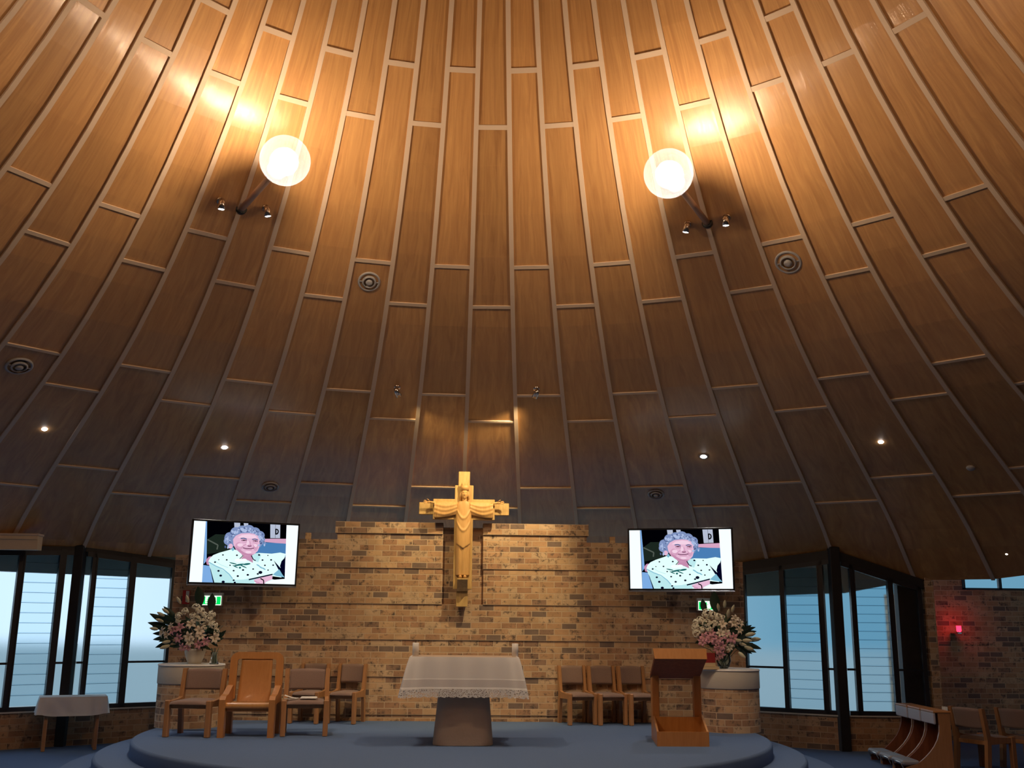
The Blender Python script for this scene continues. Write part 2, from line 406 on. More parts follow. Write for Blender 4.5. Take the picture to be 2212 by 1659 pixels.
# ------------------------------------------------------------------ walls
def uvquad(b,p0,p1,z0,z1,u0=0,z1b=None,m=0):
    p0=Vector((p0[0],p0[1],0)); p1=Vector((p1[0],p1[1],0)); l=(p1-p0).length
    zb=z1 if z1b is None else z1b
    b.face([p0+Vector((0,0,z0)),p1+Vector((0,0,z0)),p1+Vector((0,0,zb)),p0+Vector((0,0,z1))],m,[(u0,z0),(u0+l,z0),(u0+l,zb),(u0,z1)])
def brickbox(b,x0,x1,y0,y1,z0,z1,uo=0):
    # x-z front at y0 ; uv in metres
    uvquad(b,(x0,y0),(x1,y0),z0,z1,x0+uo); uvquad(b,(x1,y1),(x0,y1),z0,z1,x0+uo)
    uvquad(b,(x1,y0),(x1,y1),z0,z1,uo+x1); uvquad(b,(x0,y1),(x0,y0),z0,z1,uo+.1)
    b.face([(x0,y0,z1),(x1,y0,z1),(x1,y1,z1),(x0,y1,z1)],0,[(x0,.01),(x1,.01),(x1,.07),(x0,.07)])
    b.face([(x0,y1,z0),(x1,y1,z0),(x1,y0,z0),(x0,y0,z0)],0,[(x0,.01),(x1,.01),(x1,.07),(x0,.07)])
wb=MB()
Z=[.0,.53,1.033,1.532,2.02,2.515,2.998]   # undersides of the oversailing bands
ZO=.53-6*.0817                          # brick coursing phase
def ph(z): return z-.53+12*.0817
def band(x0,x1,z0,z1,y0,y1=15.15):
    s=len(wb.uv); brickbox(wb,x0,x1,y0,y1,z0,z1)
    for k in range(s,s+4): wb.uv[k]=[(u,lerp(12*.0817+(bi_)*6*.0817,12*.0817+(bi_+nb_)*6*.0817,(v-z0)/(z1-z0))) for u,v in wb.uv[k]]
rows=[]
yf=14.83
for bi_ in range(len(Z)-1):
    z0,z1=Z[bi_],Z[bi_+1]; nb_=1
    y=yf-.014*bi_
    if bi_==0: nb_=(.53)/(6*.0817)
    if bi_<4: band(-4.05,3.99,z0,z1,y)
    elif bi_==4:
        band(-4.05,-.305,z0,z1,y); band(.27,3.99,z0,z1,y)
    else:
        xl,xr=-3.9,3.9
        z1a=2.66
        nb_=(2.66-z0)/(6*.0817)
        band(-4.05,-2.7,z0,2.66,y); band(2.75,3.99,z0,2.66,y)
        nb_=(2.905-z0)/(6*.0817)
        band(-2.7,-1.81,z0,2.905,y); band(1.74,2.75,z0,2.905,y)
        nb_=1
        band(-1.81,-.31,z0,z1,y); band(.26,1.74,z0,z1,y)
        bi_=6; nb_=2/6
        band(-1.84,-.315,2.998,3.158,yf-.014*6-.012); band(.255,1.77,2.998,3.158,yf-.014*6-.012)
        bi_=5; nb_=(3.12-z0)/(6*.0817)
# recess behind the cross
bi_=4; nb_=(3.10-2.02)/(6*.0817); band(-.31,.27,2.02,3.10,yf+.005)
back=wb.obj('wall_back',M['brick']); tag(back,'stepped speckled brick wall behind the altar','wall',kind='structure')
for x in (-2.24,2.13):
    b=MB(); brickbox(b,x-.035,x+.035,14.85,14.95,2.9,3.0); o=b.obj('trim_3' if x<0 else 'trim_4',M['brick']); tag(o,kind='structure')
# window faces
LI=((-5.68,15.75),(-4.3,16.7)); LO=((-5.68,15.75),(-8.2,13.9)); RI=((5.60,15.58),(4.25,16.5)); RO=((5.60,15.58),(7.0,15.48))
def facefn(f):
    p0=Vector((*f[0],0)); p1=Vector((*f[1],0)); L_=(p1-p0).length; d=(p1-p0)/L_
    n=Vector((d.y,-d.x,0))
    c=Vector((XC,YC,0))-p0
    if n.dot(c)<0: n=-n     # n points into the room
    return (lambda s,o=0,z=0: p0+d*s+n*o+Vector((0,0,z))),L_
SILL=.5
def slab(b,F,s0,s1,z0,z1,o0,o1,m=0,roof=None):
    # z1 None -> follow the roof minus gap
    def zt(s):
        if z1 is not None: return z1
        p=F(s,0); return roofz(p.x,p.y)-roof
    def zb(s):
        if z0 is not None: return z0
        p=F(s,0); return roofz(p.x,p.y)-roof-.07
    A=[F(s0,o0,zb(s0)),F(s0,o1,zb(s0)),F(s0,o1,zt(s0)),F(s0,o0,zt(s0))]
    B=[F(s1,o0,zb(s1)),F(s1,o1,zb(s1)),F(s1,o1,zt(s1)),F(s1,o0,zt(s1))]
    b.loft([A,B],m,False)
GAP={'L':.03,'R':.14}
def window(n,f,segs,side,lab):
    F,L_=facefn(f); g=GAP[side]
    w=thing('window_%d'%n,lab,'window'); w['kind']='structure'
    fr=MB(); s0=segs[0][1]-.0; s1=segs[-1][2]
    slab(fr,F,s0,s1,SILL,SILL+.06,-.04,.05)                # bottom rail
    slab(fr,F,s0,s1,None,None,-.04,.05,roof=g-.0)           # head (follows the roof)
    for kind,a,c in segs:
        if kind=='m': slab(fr,F,a,c,SILL,None,-.04,.05,roof=g)
        if kind=='n': slab(fr,F,a,c,1.135,1.165,-.03,.03)
        if kind=='p': slab(fr,F,a,c,1.135,1.165,-.03,.03)
        if kind=='l':
            for q in (a,c-.02): slab(fr,F,q,q+.02,SILL+.06,None,-.03,.06,roof=g+.07)
    fr.obj('window_frame',M['frame'],w)
    for kind,a,c in segs:
        if kind in 'np':
            pb=MB(); slab(pb,F,a,c,SILL+.06,1.137,-.003,.003); slab(pb,F,a,c,1.163,None,-.003,.003,roof=g+.06)
            pb.obj('frosted_pane',M['glassL'],w)
        if kind=='l':
            lb=MB(); z=SILL+.07; nmax=17
            pm=F((a+c)/2,0); ztop=min(roofz(*F(a,0).xy),roofz(*F(c,0).xy))-g-.07
            h=(ztop-z)/15.0
            for k in range(15):
                za=z+k*h; zb_=min(za+h+.012,ztop+.02)
                lb.loft([[F(a+.02,-.018,za),F(a+.02,-.012,za),F(a+.02,.020,zb_),F(a+.02,.014,zb_)],[F(c-.02,-.018,za),F(c-.02,-.012,za),F(c-.02,.020,zb_),F(c-.02,.014,zb_)]],0,False)
            lb.obj('louvre_blades',M['glassB'],w)
            # dark blade clips seen as lines between blades
            cb=MB()
            for k in range(1,15):
                za=z+k*h; slab(cb,F,a+.02,c-.02,za-.0015,za+.0025,.012,.018)
            cb.obj('blade_edges',M['frame'],w)
            # wedge of glass above the blades under a sloping head
            if abs(roofz(*F(a,0).xy)-roofz(*F(c,0).xy))>.03:
                wg=MB(); slab(wg,F,a+.02,c-.02,ztop,None,-.003,.003,roof=g+.06); wg.obj('frosted_pane',M['glassL'],w)
    return w
window(1,LI,[('n',0.05,.13),('m',.13,.184),('l',.184,.704),('m',.704,.784),('p',.784,1.338),('m',1.338,1.42)],'L','frosted louvre window left of the brick wall')
window(2,LO,[('n',.13,.247),('m',.247,.323),('l',.323,.826),('m',.826,.895),('p',.895,1.45),('m',1.45,1.51),('n',1.51,1.66),('m',1.66,1.72),('l',1.72,2.25),('m',2.25,2.32),('p',2.32,2.9),('m',2.9,3.1)],'L','frosted louvre window at the left edge')
window(3,RI,[('n',.038,.154),('m',.154,.217),('l',.217,.771),('m',.771,.826),('p',.826,1.382),('m',1.382,1.46)],'R','frosted louvre window right of the brick wall')
window(4,RO,[('n',.116,.231),('m',.231,.284),('l',.284,.807),('m',.807,.87),('p',.87,1.23),('m',1.23,1.29)],'R','frosted louvre window beside the brick pier')
def lowwall(name,parts,lab):
    b=MB(); u=0
    for f,L1 in parts:
        F,_=facefn(f)
        a,c=F(0,.04),F(L1,.04)
        l=(c-a).length
        uvquad(b,a,c,0,SILL-.02,u); 
        e,g_=F(0,-.12),F(L1,-.12)
        uvquad(b,e,g_,0,SILL-.02,u)
        b.face([F(0,.04,SILL-.02),F(L1,.04,SILL-.02),F(L1,-.12,SILL-.02),F(0,-.12,SILL-.02)],0,[(0,.02),(l,.02),(l,.07),(0,.07)])
        u+=l
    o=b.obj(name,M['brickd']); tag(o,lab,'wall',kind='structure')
    s=MB()
    for f,L1 in parts:
        F,_=facefn(f); slab(s,F,0,L1,SILL-.02,SILL,-.13,.07)
    s.obj('sill',M['conc'],o)
lowwall('wall_left',[(LI,1.675),(LO,3.1)],'low brick wall under the left windows')
lowwall('wall_right',[(RI,1.63),(RO,1.4)],'low brick wall under the right windows')
# posts at the window corners
for n,(p,side,wd) in enumerate((((-5.66,15.70),'L',.135),((5.585,15.55),'R',.15))):
    b=MB(); zt=roofz(*p)+.02; yaw=math.radians(0)
    b.box((p[0]+(-.05 if side=='L' else .02),p[1],zt/2),(wd,.16,zt),bev=.008); o=b.obj('trim_%d'%(n+1),M['post']); tag(o,'dark timber corner post between windows','trim',kind='structure')
# dark panel added behind the glass to darken the pane by the pier
b=MB(); b.box((6.86,15.74,1.2),(.50,.14,2.6)); o=b.obj('dark_panel',M['post']); tag(o,'dark panel added behind the last frosted pane to darken it','wall',kind='structure')
# roof fascia trim above the windows (fills between roof and heads on the right)
b=MB()
for f,L1 in ((RI,1.63),(RO,1.4)):
    F,_=facefn(f); slab(b,F,0,L1,None,None,-.05,.045,roof=-.0)
    slab(b,F,0,L1,None,None,-.05,.045,roof=.07)
o=b.obj('trim_5',M['post']); tag(o,kind='structure')
b=MB()
for f,L1 in ((LI,1.675),(LO,3.1)):
    F,_=facefn(f); slab(b,F,0,L1,None,None,-.05,.045,roof=-.04)
o=b.obj('trim_6',M['post']); tag(o,kind='structure')
# brick pier and side chapel
b=MB(); uvquad(b,(6.93,15.42),(7.06,15.42),0,2.5,.1); uvquad(b,(7.06,15.42),(7.2,17.3),0,2.9,.3,2.2); uvquad(b,(6.93,15.8),(6.93,15.42),0,2.45,.2); uvquad(b,(7.06,17.3),(6.93,15.8),0,2.3)
o=b.obj('wall_pier',M['brick']); tag(o,'narrow brick pier beside the last right window','wall',kind='structure')
b=MB()
Y2=17.0
def q(x0,x1,z0,z1,y=Y2): uvquad(b,(x0,y),(x1,y),z0,z1,x0)
for k in range(4): q(7.1,13,k*.5,(k+1)*.5,Y2-.0-.014*k)
q(7.1,8.25,2.0,3.6,Y2-.05); q(8.25,10.6,2.0,2.39,Y2-.05); q(8.25,13,2.95,3.6,Y2-.05); q(10.6,13,2.0,2.95,Y2-.05)
uvquad(b,(13,17),(13,10),0,4,0)
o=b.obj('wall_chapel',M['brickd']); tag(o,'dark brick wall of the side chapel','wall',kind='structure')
b=MB(); b.box((10,16,3.62),(7,3.4,.06)); b.box((11.9,13,3.62),(4,5,.06)); o=b.obj('ceiling_chapel',M['post']); tag(o,kind='structure')
w=thing('window_5','slim high window of the side chapel','window'); w['kind']='structure'
b=MB()
for x in (8.27,8.89,9.7,10.55): b.box((x,Y2-.04,2.67),(.05,.06,.56))
b.box((9.42,Y2-.04,2.40),(2.35,.06,.03)); b.box((9.42,Y2-.04,2.94),(2.35,.06,.03)); b.obj('window_frame',M['frame'],w)
b=MB(); b.box((9.42,Y2-.03,2.67),(2.3,.005,.5)); b.obj('frosted_pane',M['glassL'],w)
# wall around the rest of the hall (behind the camera)
b=MB(); prev=None; u=0
for k in range(0,41):
    i=lerp(11.4,34,k/40); a=azi(i); R_=11.1; p=Vector((XC+R_*math.sin(a),YC+R_*math.cos(a),0))
    if prev is not None:
        uvquad(b,prev,p,0,3.0,u); u+=(p-prev).length
    prev=p
for k in range(0,41):
    i=lerp(-34,-10.5,k/40); a=azi(i); R_=11.1; p=Vector((XC+R_*math.sin(a),YC+R_*math.cos(a),0))
    uvquad(b,prev,p,0,3.0,u); u+=(p-prev).length; prev=p
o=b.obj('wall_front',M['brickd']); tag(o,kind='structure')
# ------------------------------------------------------------------ outside: garden
b=MB(); b.face([(-60,13,-.25),(60,13,-.25),(60,90,-.25),(-60,90,-.25)]); o=b.obj('ground',mat('pale_paving',(.55,.57,.55),.9,noise=.05)); tag(o,kind='structure')
def hedge(loc,l,ang,lab,h):
    b=MB(); rnd=random.Random(3)
    for k in range(260):
        x=rnd.uniform(-l/2,l/2); y=rnd.uniform(-.25,.25); z=rnd.uniform(0,h)
        r=rnd.uniform(.05,.1); b.sphere((x,y,z),(r,r,r*.7),6,0,4)
    o=b.obj('garden_hedge',mat('hedge_green',(.03,.10,.06),.8)); o.location=loc; o.rotation_euler=(0,0,ang); tag(o,lab,'hedge',kind='stuff')
hedge((-6.0,17.3,-.25),5,math.radians(36),'low dark hedge blurred behind the left frosted windows',.42)
hedge((5.2,17.2,-.25),2.6,math.radians(-30),'low dark hedge blurred behind the right frosted windows',.62)
# ------------------------------------------------------------------ altar
alt=thing('altar','pale stone altar table under a white cloth in the middle of the platform','altar',(.02,12.12,.45))
def sup(a,b_,n,k): # superellipse point
    t=2*PI*k/n; c,s=math.cos(t),math.sin(t); e=.55
    return (a*math.copysign(abs(c)**e,c),b_*math.copysign(abs(s)**e,s))
b=MB(); rings=[]
for z,a,d in ((0,.335,.27),(.01,.337,.272),(.2,.32,.255),(.5,.292,.235),(.8,.275,.22),(.90,.272,.22)):
    rings.append([Vector((*sup(a,d,48,k),z)) for k in range(48)])
b.loft(rings); b.obj('pedestal_base',M['stone'],alt)
b=MB(); b.box((0,0,.925),(1.19,.62,.05),bev=.01); b.obj('table_slab',M['stone'],alt)
# cloth
def clothmat():
    m=bpy.data.materials.new('lace_edged_linen'); m.use_nodes=True; nt=m.node_tree; L=nt.links.new; b=nt.nodes['Principled BSDF']
    b.inputs['Base Color'].default_value=(.78,.77,.79,1); b.inputs['Roughness'].default_value=.9; b.inputs['Sheen Weight'].default_value=.2
    uv=N(nt,'ShaderNodeUVMap'); uv.uv_map='UVMap'; sx=N(nt,'ShaderNodeSeparateXYZ'); L(uv.outputs[0],sx.inputs[0])
    vo=N(nt,'ShaderNodeTexVoronoi',feature='DISTANCE_TO_EDGE'); vo.inputs['Scale'].default_value=62; L(uv.outputs[0],vo.inputs['Vector'])
    hole=N(nt,'ShaderNodeMath',operation='GREATER_THAN'); hole.inputs[1].default_value=.16; L(vo.outputs['Distance'],hole.inputs[0])
    def rng(a,c):
        g1=N(nt,'ShaderNodeMath',operation='GREATER_THAN'); g1.inputs[1].default_value=a; L(sx.outputs[1],g1.inputs[0])
        g2=N(nt,'ShaderNodeMath',operation='LESS_THAN'); g2.inputs[1].default_value=c; L(sx.outputs[1],g2.inputs[0])
        mm=N(nt,'ShaderNodeMath',operation='MULTIPLY'); L(g1.outputs[0],mm.inputs[0]); L(g2.outputs[0],mm.inputs[1]); return mm
    low=rng(.345,1.0); 
    mm=N(nt,'ShaderNodeMath',operation='MULTIPLY'); L(hole.outputs[0],mm.inputs[0]); L(low.outputs[0],mm.inputs[1])
    m2=N(nt,'ShaderNodeMath',operation='MULTIPLY'); m2.inputs[1].default_value=.75; L(mm.outputs[0],m2.inputs[0])
    tr=N(nt,'ShaderNodeBsdfTransparent'); mx=N(nt,'ShaderNodeMixShader'); L(m2.outputs[0],mx.inputs[0]); L(b.outputs[0],mx.inputs[1]); L(tr.outputs[0],mx.inputs[2])
    lines=rng(.325,.345); l2=rng(.235,.245); la=N(nt,'ShaderNodeMath',operation='ADD'); L(lines.outputs[0],la.inputs[0]); L(l2.outputs[0],la.inputs[1])
    band_=rng(.245,.325)
    c1=N(nt,'ShaderNodeMix',data_type='RGBA'); c1.inputs[6].default_value=(.70,.69,.71,1); c1.inputs[7].default_value=(.60,.585,.61,1); L(band_.outputs[0],c1.inputs[0])
    c2=N(nt,'ShaderNodeMix',data_type='RGBA'); L(la.outputs[0],c2.inputs[0]); L(c1.outputs[2],c2.inputs[6]); c2.inputs[7].default_value=(.9,.9,.92,1)
    L(c2.outputs[2],b.inputs['Base Color'])
    L(mx.outputs[0],nt.nodes['Material Output'].inputs[0]); return m
M['linen']=clothmat()
def drape(hx,hy,ztop,drop,flare,cornerdrop,nper=200,nv=16,scallop=0,wave=.012,rcorner=.03):
    # closed loop round a rounded rectangle, hanging with corner folds
    b=MB(); per=[]
    seq=[(hx,-hy,-1),(hx,hy,0),(-hx,hy,1),(-hx,-hy,2)]
    tot=4*(hx+hy)
    def P(s):
        s%=tot
        for (x0,y0,x1,y1,nx,ny) in ((-hx,-hy,hx,-hy,0,-1),(hx,-hy,hx,hy,1,0),(hx,hy,-hx,hy,0,1),(-hx,hy,-hx,-hy,-1,0)):
            l=abs(x1-x0)+abs(y1-y0)
            if s<=l: 
                t=s/l; return Vector((lerp(x0,x1,t),lerp(y0,y1,t),0)),Vector((nx,ny,0)),min(t,1-t)*l
            s-=l
    V=[];
    for j in range(nv+1):
        v=j/nv
        for k in range(nper):
            s=k/nper*tot; p,n,dc=P(s)
            c=math.exp(-(dc/.11)**2)         # closeness to a corner
            dirc=Vector((math.copysign(1,p.x),math.copysign(1,p.y),0)).normalized()
            out=n.lerp(dirc*1.15,c).normalized()*(flare*(.35+.65*c)+wave*math.sin(s*23)*(1-c)+.018*c*math.sin(s*70))
            z=-drop*v*(1+cornerdrop*c)
            if scallop and j==nv: z-=scallop*abs(math.sin(s*36))
            r=min(1,v*6)
            q=p+out*(v**.85)+n*.006+Vector((0,0,ztop+z-.006*(1-r)))
            V.append(q)
    F=[];U=[]
    for j in range(nv):
        for k in range(nper):
            k2=(k+1)%nper; F.append((j*nper+k,j*nper+k2,(j+1)*nper+k2,(j+1)*nper+k))
            ds=tot/nper; U.append([(k*ds,j/nv*drop),((k+1)*ds,j/nv*drop),((k+1)*ds,(j+1)/nv*drop),(k*ds,(j+1)/nv*drop)])
    b.add(V,F,0,True,U)
    b.face([V[k] for k in range(nper)],0,[(0,0)]*nper,False)
    return b
b=drape(.602,.318,.955,.425,.15,.02,nper=420,nv=20,scallop=.012)
o=b.obj('altar_cloth',M['linen']); o.location=(.02,12.12,.45); tag(o,'white lace-edged cloth draped over the stone altar','tablecloth')
for k,x in enumerate((-.52,.6)):
    c=MB(); c.lathe([(0,0),(.036,0),(.036,.137),(.032,.141),(.012,.138),(0,.137)],n=24); 
    o=c.obj('altar_candle',M['wax']); o.location=(.02+x-.03,11.95,.45+.956); tag(o,('left' if k==0 else 'right')+' white block candle at the end of the altar cloth','candle',group='candles on the altar')
    wk=MB(); wk.tube([(0,0,.136),(0,.001,.15)],.0015,6); wk.obj('wick',M['black'],o)
# ------------------------------------------------------------------ chairs
def chair(name,label,w=.54,h=.75,sh=.40,d=.5,leg=.06,cat='chair',group=None):
    t=thing(name,label,cat,group=group)
    hw=w/2
    for s in (-1,1):
        x=s*(hw-leg/2)
        b=MB(); b.box((x,-d/2+.04,(sh+.01)/2),(leg,.075,sh+.01),bev=.008); b.obj('front_leg',M['tawny'],t)
        b=MB()  # rear leg sweeping up into the back post
        prof_=[(d/2-.03,0),(d/2+.035,0),(d/2-.005,sh*.95),(d/2+.055,h),(d/2-.0,h),(d/2-.075,sh*.95)]
        b.prism(prof_,'x',x-leg*.42,x+leg*.42); b.obj('rear_leg',M['tawny'],t)
        b=MB(); b.prism([(-d/2+.07,sh-.065),(d/2-.04,sh-.075),(d/2-.05,sh+.03),(d/2-.14,sh+.01),(-d/2+.07,sh-.005)],'x',x-leg*.36,x+leg*.36); b.obj('side_rail',M['tawny'],t)
    for yy in (-d/2+.075,d/2-.05):
        b=MB(); b.box((0,yy,sh-.06),(w-2*leg+.004,.025,.05),bev=.004); b.obj('cross_rail',M['tawny'],t)
    b=MB(); iw=hw-leg-.002
    def seat(u,v):
        x=lerp(-iw,iw,u); y=lerp(-d/2-.005,d/2-.06,v)
        return Vector((x,y,sh+.012-.02*(2*u-1)**4*1.0-.025*max(0,(.12-v)/.12)**2))
    b.grid(seat,14,14); 
    def low(u,v):
        x=lerp(iw,-iw,u); y=lerp(-d/2-.005,d/2-.06,v); return Vector((x,y,sh-.035))
    b.grid(low,1,1)
    for (a,e) in (((-iw,-d/2-.005),(iw,-d/2-.005)),((iw,-d/2-.005),(iw,d/2-.06)),((iw,d/2-.06),(-iw,d/2-.06)),((-iw,d/2-.06),(-iw,-d/2-.005))):
        n=14
        for k in range(n):
            p=(lerp(a[0],e[0],k/n),lerp(a[1],e[1],k/n)); q_=(lerp(a[0],e[0],(k+1)/n),lerp(a[1],e[1],(k+1)/n))
            def top(pp):
                u=(pp[0]+iw)/(2*iw); v=(pp[1]+d/2+.005)/(d-.055); return seat(u,v)
            b.face([(p[0],p[1],sh-.035),(q_[0],q_[1],sh-.035),top(q_),top(p)],0,None,True)
    b.obj('seat',M['fabric'],t,weld=True)
    b=MB(); z0,z1=h-.245,h-.012
    def yb(z): return d/2-.02+.06*(z-sh)/(h-sh)-.0
    def fr(u,v,off):
        x=lerp(-iw,iw,u); z=lerp(z0,z1,v)+ (.012*(1-(2*u-1)**2) if v>.99 else 0)
        bow=.035*(1-(2*u-1)**2); return Vector((x,yb(z)-.03+bow+off-.004*math.sin(PI*v),z))
    b.grid(lambda u,v:fr(u,v,0),14,8); b.grid(lambda u,v:fr(1-u,v,.032),14,8)
    for k in range(14):
        u0,u1=k/14,(k+1)/14
        b.face([fr(u0,1,0),fr(u1,1,0),fr(u1,1,.032),fr(u0,1,.032)],0,None,True); b.face([fr(u1,0,0),fr(u0,0,0),fr(u0,0,.032),fr(u1,0,.032)],0,None,True)
    for k in range(8):
        v0,v1=k/8,(k+1)/8
        b.face([fr(0,v1,0),fr(0,v0,0),fr(0,v0,.032),fr(0,v1,.032)],0,None,True); b.face([fr(1,v0,0),fr(1,v1,0),fr(1,v1,.032),fr(1,v0,.032)],0,None,True)
    b.obj('backrest',M['fabric'],t,weld=True)
    return t
SG='upholstered chairs on the platform'
big=chair('sanctuary_chair','brown upholstered wooden chair left of the tall wooden armchair',w=.55,leg=.06,group=SG)
big.location=(-3.15,12.82,.45); big.rotation_euler=(0,0,math.radians(-6))
c2=dup(big,(-1.875,12.98,.45),math.radians(7),'brown upholstered wooden chair with white papers on its seat')
sm=chair('sanctuary_chair','brown upholstered wooden chair by the brick wall, left one of three',w=.41,h=.755,d=.46,leg=.05,group=SG)
sm.location=(1.575,14.52,.45); sm.rotation_euler=(0,0,math.radians(14)); sm['label']='brown chair against the brick wall nearest the altar on its right'
dup(sm,(1.985,14.52,.45),math.radians(14),'middle brown chair of the three against the wall behind the lectern side')
dup(sm,(2.40,14.52,.45),math.radians(14),'brown chair against the wall partly behind the lectern')
dup(sm,(-2.06,14.50,.45),math.radians(-10),'brown chair by the wall half hidden behind the chair with papers')
dup(sm,(-1.56,14.50,.45),math.radians(-12),'brown chair against the brick wall nearest the altar on its left')
# far right chairs on the floor
fc=dup(c2,(6.74,13.62,0),math.radians(112),'brown chair beside the kneelers at the right with a white card on its back'); fc['group']='chairs beside the kneelers'
fc.scale=(1,1,1.03)
f2=dup(c2,(7.42,13.75,0),math.radians(112),'dark brown chair at the far right edge beyond the kneelers'); f2['group']='chairs beside the kneelers'
# presider's chair
t=thing('armchair','tall orange wooden armchair with rounded top between two upholstered chairs','armchair',(-2.505,12.87,.45),math.radians(2))
for s in (-1,1):
    b=MB(); x=s*.285; b.prism([(-.29,0),(-.17,0),(-.16,.36),(-.02,.37),(.20,.37),(.22,.56),(.15,.56),(-.10,.475),(-.24,.46),(-.29,.42)],'x',x-.035,x+.035); b.obj('side_frame',M['oak'],t)
    b=MB(); b.prism([(.20,0),(.30,0),(.26,.40),(.19,.40)],'x',x-.035,x+.035); b.obj('rear_leg',M['oak'],t)
b=MB() # rounded back frame
def arch(hw,z0,z1,r,n=8):
    pts=[(-hw,z0)]
    for k in range(n+1):
        a=PI-PI/2*k/n; pts.append((-hw+r+r*math.cos(a),z1-r+r*math.sin(a)))
    for k in range(n+1):
        a=PI/2-PI/2*k/n; pts.append((hw-r+r*math.cos(a),z1-r+r*math.sin(a)))
    pts.append((hw,z0)); return pts
o1=arch(.32,.40,.945,.10); i1=arch(.232,.40,.865,.03)
def yback(z): return .20+.07*(z-.4)/.55
for off,flip in ((0,False),(.045,True)):
    for k in range(len(o1)-1):
        P=[o1[k],o1[k+1],i1[k+1],i1[k]]; P=[(p[0],yback(p[1])+off,p[1]) for p in P]
        b.face(P[::-1] if flip else P)
for lst in (o1,i1):
    for k in range(len(lst)-1):
        a,c=lst[k],lst[k+1]; b.face([(a[0],yback(a[1]),a[1]),(c[0],yback(c[1]),c[1]),(c[0],yback(c[1])+.045,c[1]),(a[0],yback(a[1])+.045,a[1])])
b.obj('back_frame',M['oak'],t)
b=MB() # bowed inner panel
def pan(u,v,off=0):
    x=lerp(-.185,.185,u)*(1+.06*(1-v)); z=lerp(.37,.885,v); return Vector((x,yback(z)+.010-.055*(1-v)**2+.010*(1-(2*u-1)**2)*math.sin(PI*v)+off,z))
b.grid(lambda u,v:pan(u,v),10,10); b.grid(lambda u,v:pan(1-u,v,.022),10,10)
for k in range(10):
    u0,u1=k/10,(k+1)/10; b.face([pan(0,u1),pan(0,u0),pan(0,u0,.022),pan(0,u1,.022)]); b.face([pan(1,u0),pan(1,u1),pan(1,u1,.022),pan(1,u0,.022)]); b.face([pan(u0,1),pan(u1,1),pan(u1,1,.022),pan(u0,1,.022)])
b.obj('back_panel',M['oak'],t,weld=True)
b=MB(); b.prism([(-.245,.325),(-.25,.345),(-.245,.37),(-.22,.385),(.0,.36),(.2,.37),(.2,.345),(0,.335),(-.2,.345),(-.22,.33)],'x',-.25,.25); b.obj('seat',M['oakl'],t)
b=MB(); b.box((0,-.2,.31),(.50,.022,.05),bev=.004); b.obj('front_rail',M['oak'],t)
# papers and spectacles on the chair
b=MB(); b.box((0,0,.004),(.19,.20,.008),bev=.002); b.box((.008,.004,.011),(.185,.195,.005),bev=.001,rot=Matrix.Rotation(.06,3,'Z')); o=b.obj('service_booklet',M['paper']); o.location=(-1.83,12.88,.45+.425); o.rotation_euler=(0,0,.1); tag(o,'white booklets lying on the chair right of the wooden armchair','booklet')
b=MB(); b.grid(lambda u,v:Vector((lerp(-.08,.08,u),lerp(-.05,.05,v),.012+.035*(1-u)**2)),8,4); b.grid(lambda u,v:Vector((lerp(.08,-.08,u),lerp(-.05,.05,v),.010+.035*(u)**2)),8,4); b.box((0,0,.006),(.15,.1,.008)); o=b.obj('folded_paper',M['paper']); o.location=(-2.03,12.86,.45+.415); tag(o,'curled white paper leaf at the left of the seat with booklets','paper')
# ------------------------------------------------------------------ lectern
t=thing('lectern','orange wooden lectern with sloping dark desk and open trough at its foot','lectern',(2.52,12.4,.45))
b=MB()
fx0,fx1,bx0,bx1=-.335,.25,-.255,.345    # front / back edges in x (slightly turned)
fy,by=-.46,.33
def wedge(name,m,pts): 
    bb=MB(); bb.loft(pts,0,False); return bb.obj(name,m,t)
def V3(*a): return Vector(a)
wedge('trough_front',M['oak'],[[V3(fx0,fy,0),V3(fx1,fy,0),V3(fx1,fy,.155),V3(fx0,fy,.155)],[V3(fx0+.003,fy+.022,0),V3(fx1+.003,fy+.022,0),V3(fx1+.003,fy+.022,.155),V3(fx0+.003,fy+.022,.155)]])
wedge('trough_back',M['oakl'],[[V3(bx0,by-.12,0),V3(bx1,by-.12,0),V3(bx1,by-.12,.26),V3(bx0,by-.12,.26)],[V3(bx0,by-.10,0),V3(bx1,by-.10,0),V3(bx1,by-.10,.26),V3(bx0,by-.10,.26)]])
for s,(a,c) in enumerate(((fx0,bx0),(fx1,bx1))):
    w_=.022 if s==0 else -.022
    wedge('trough_side',M['tawny'] if s==0 else M['oakl'],[[V3(a,fy+.02,0),V3(c,by,0),V3(c,by,.30),V3(c,by-.10,.27),V3(a,fy+.02,.158)],[V3(a+w_,fy+.02,0),V3(c+w_,by,0),V3(c+w_,by,.30),V3(c+w_,by-.10,.27),V3(a+w_,fy+.02,.158)]])
wedge('trough_floor',M['oakl'],[[V3(fx0+.02,fy+.02,.012),V3(fx1-.02,fy+.02,.012),V3(bx1-.02,by-.12,.012),V3(bx0+.02,by-.12,.012)],[V3(fx0+.02,fy+.02,.03),V3(fx1-.02,fy+.02,.03),V3(bx1-.02,by-.12,.03),V3(bx0+.02,by-.12,.03)]])
for x in (-.215,.29):
    b=MB(); b.box((x,.285,.37),(.085,.10,.74),bev=.006); b.obj('upright',M['oak'],t)
